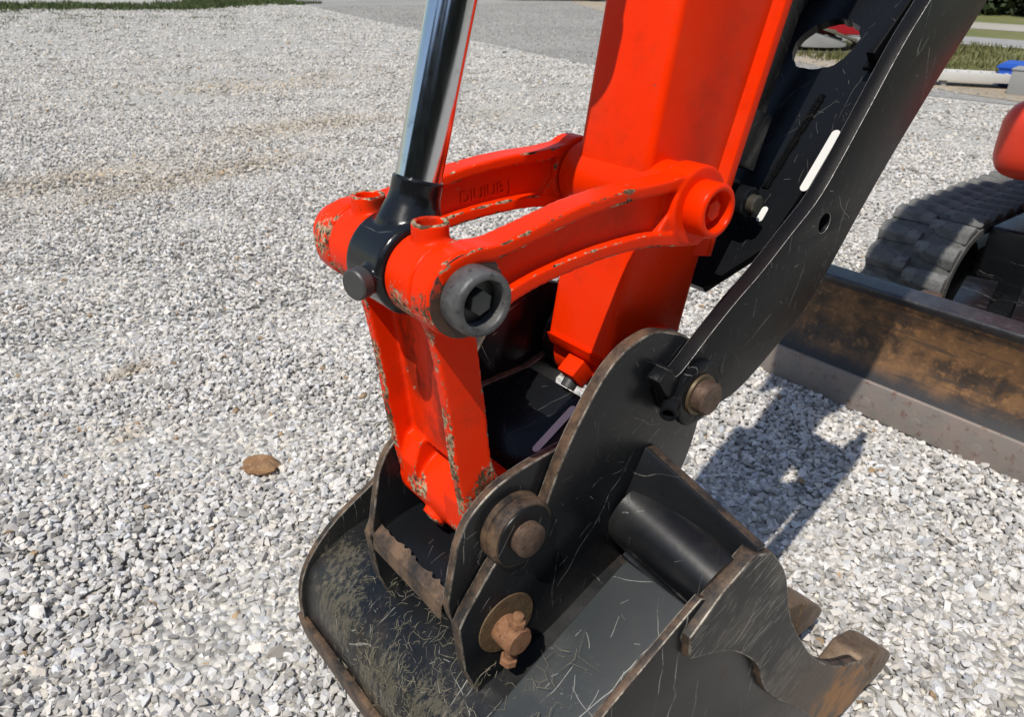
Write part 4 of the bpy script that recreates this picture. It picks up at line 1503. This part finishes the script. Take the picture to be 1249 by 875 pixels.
box(bm, (0, 0, 0.15), (0.30, 0.2, 0.15))
finish('block_body', bm, M['greyblock'], blk2, 0.012)
bm = bmesh.new()
box(bm, (0, 0, 0.304), (0.31, 0.21, 0.01))
finish('block_cap', bm, M['greyblock'], blk2, 0.006)
bin_ = tag(empty('storage_bin', (11.30, 3.22, 0), R(-80)), 'bright blue plastic bin behind the grey block', 'bin')
bin_.scale = (0.85, 0.85, 0.72)
bm = bmesh.new()
prism(bm, [(-0.34, 0.02), (0.34, 0.02), (0.40, 0.33), (-0.40, 0.33)], -0.25, 0.25)
finish('tub', bm, M['blue'], bin_, 0.02, 3)
bm = bmesh.new()
prism(bm, [(-0.43, 0.335), (0.43, 0.335), (0.42, 0.37), (0.36, 0.43), (-0.36, 0.43), (-0.42, 0.37)], -0.28, 0.28)
finish('lid', bm, M['blue'], bin_, 0.012, 2)

# track loader far behind (seen through the thumb's hole)
ld = tag(empty('track_loader', (13.46, 7.67, 0), R(-40)), 'distant red track loader seen through the oval hole in the thumb', 'loader')
ld.scale = (0.88, 0.88, 0.88)
M['oldrubber'] = simple('olive_dust_rubber', (0.14, 0.135, 0.10), 0.95, 0, 0.2, 6)
M['loaderred'] = simple('loader_red', (0.42, 0.012, 0.02), 0.4)
for s in (-1, 1):
    pth = curve([(-0.75, 0.10), (-0.62, 0.02), (0.55, 0.02), (0.72, 0.12), (0.66, 0.26), (-0.42, 0.60), (-0.56, 0.55)], 5, True)
    bm = bmesh.new()
    n = len(pth)
    w0, w1 = s * 0.45, s * 0.78
    cx = sum(p[0] for p in pth) / n
    cz = sum(p[1] for p in pth) / n
    a = [bm.verts.new((x, w0, z)) for x, z in pth]
    b = [bm.verts.new((x, w1, z)) for x, z in pth]
    ai = [bm.verts.new((cx + (x - cx) * 0.86, w0, cz + (z - cz) * 0.80)) for x, z in pth]
    bi = [bm.verts.new((cx + (x - cx) * 0.86, w1, cz + (z - cz) * 0.80)) for x, z in pth]
    for i in range(n):
        j = (i + 1) % n
        for p, q2 in ((a, b), (b, bi), (bi, ai), (ai, a)):
            bm.faces.new((p[i], q2[i], q2[j], p[j]))
    tr = finish('track', bm, M['oldrubber'], ld, 0)
    for i in range(0, n, 2):
        x, z = pth[i]
        x2, z2 = pth[(i + 1) % n]
        bm = bmesh.new()
        rot = Matrix.Rotation(-math.atan2(z2 - z, x2 - x), 3, 'Y')
        box(bm, ((x + x2) / 2, (w0 + w1) / 2, (z + z2) / 2), (0.022, 0.17, 0.025), rot)
        finish('track_bar', bm, M['oldrubber'], tr, 0.004)
    bm = bmesh.new()
    prism(bm, [(cx + (x - cx) * 0.6, cz + (z - cz) * 0.5) for x, z in pth[::2]], s * 0.5, s * 0.72)
    finish('track_guard', bm, M['greyblock'], ld, 0.01)
bm = bmesh.new()
prism(bm, [(-0.75, 0.35), (0.85, 0.35), (0.95, 0.9), (0.7, 1.15), (0.3, 1.9), (-0.5, 1.9), (-0.6, 1.1), (-0.8, 0.9)], -0.44, 0.44)
finish('body', bm, M['loaderred'], ld, 0.04, 3)
bm = bmesh.new()
prism(bm, [(-0.42, 1.2), (0.5, 1.2), (0.26, 1.8), (-0.4, 1.8)], -0.446, 0.446)
finish('cab_window', bm, M['dark'], ld, 0.01)

# parked pickup far behind
pk = tag(empty('pickup_truck', (24.9, 27.4, 0), R(-44)), 'parked vehicle at the top edge, only its tyres and sill in view', 'truck')
bm = bmesh.new()
prism(bm, [(-2.6, 0.42), (-2.6, 0.95), (-0.9, 1.05), (-0.5, 1.7), (1.1, 1.7), (1.5, 1.08), (2.6, 1.0), (2.65, 0.45)], -0.92, 0.92)
finish('body', bm, simple('dark_truck_paint', (0.05, 0.055, 0.06), 0.3), pk, 0.06, 3)
M['tyre'] = simple('tyre_rubber', (0.02, 0.02, 0.02), 0.85)
M['rim'] = simple('alloy_rim', (0.5, 0.5, 0.5), 0.3, 0.8)
for x in (-1.65, 1.65):
    for s in (-1, 1):
        bm = bmesh.new()
        lathe(bm, (x, s * 0.68, 0.37), (0, s, 0), [(0, 0), (0, 0.33), (0.04, 0.37), (0.20, 0.37), (0.24, 0.33), (0.24, 0.24), (0.19, 0.22), (0.19, 0)], 32)
        w_ = finish('wheel', bm, M['tyre'], pk)
        bm = bmesh.new()
        lathe(bm, (x, s * 0.872, 0.37), (0, s, 0), [(0, 0), (0, 0.21), (0.02, 0.20), (0.03, 0.06), (0.04, 0)], 20)
        finish('rim', bm, M['rim'], w_)

# unseen dark wood added behind the camera to darken chrome and black-paint reflections
wb_ = []
for k in range(30):
    a = R(150 + k * 4.6)                        # bearing from +Y towards +X
    d = random.uniform(17, 21)
    hh = random.uniform(3.5, 6.0)
    wb_.append(((CAM_POS.x + d * math.sin(a), CAM_POS.y + d * math.cos(a), hh * 0.8), (2.2, 2.2, hh)))
wd = leafmass('added_trees', wb_, simple('added_wood_leaf', (0.03, 0.042, 0.014), 0.8, 0, 0.4, 0.3), 1300, 0.85)
tag(wd, 'unseen dark wood added behind the viewer to darken reflections in the chrome rod', 'added_trees', None, 'stuff')
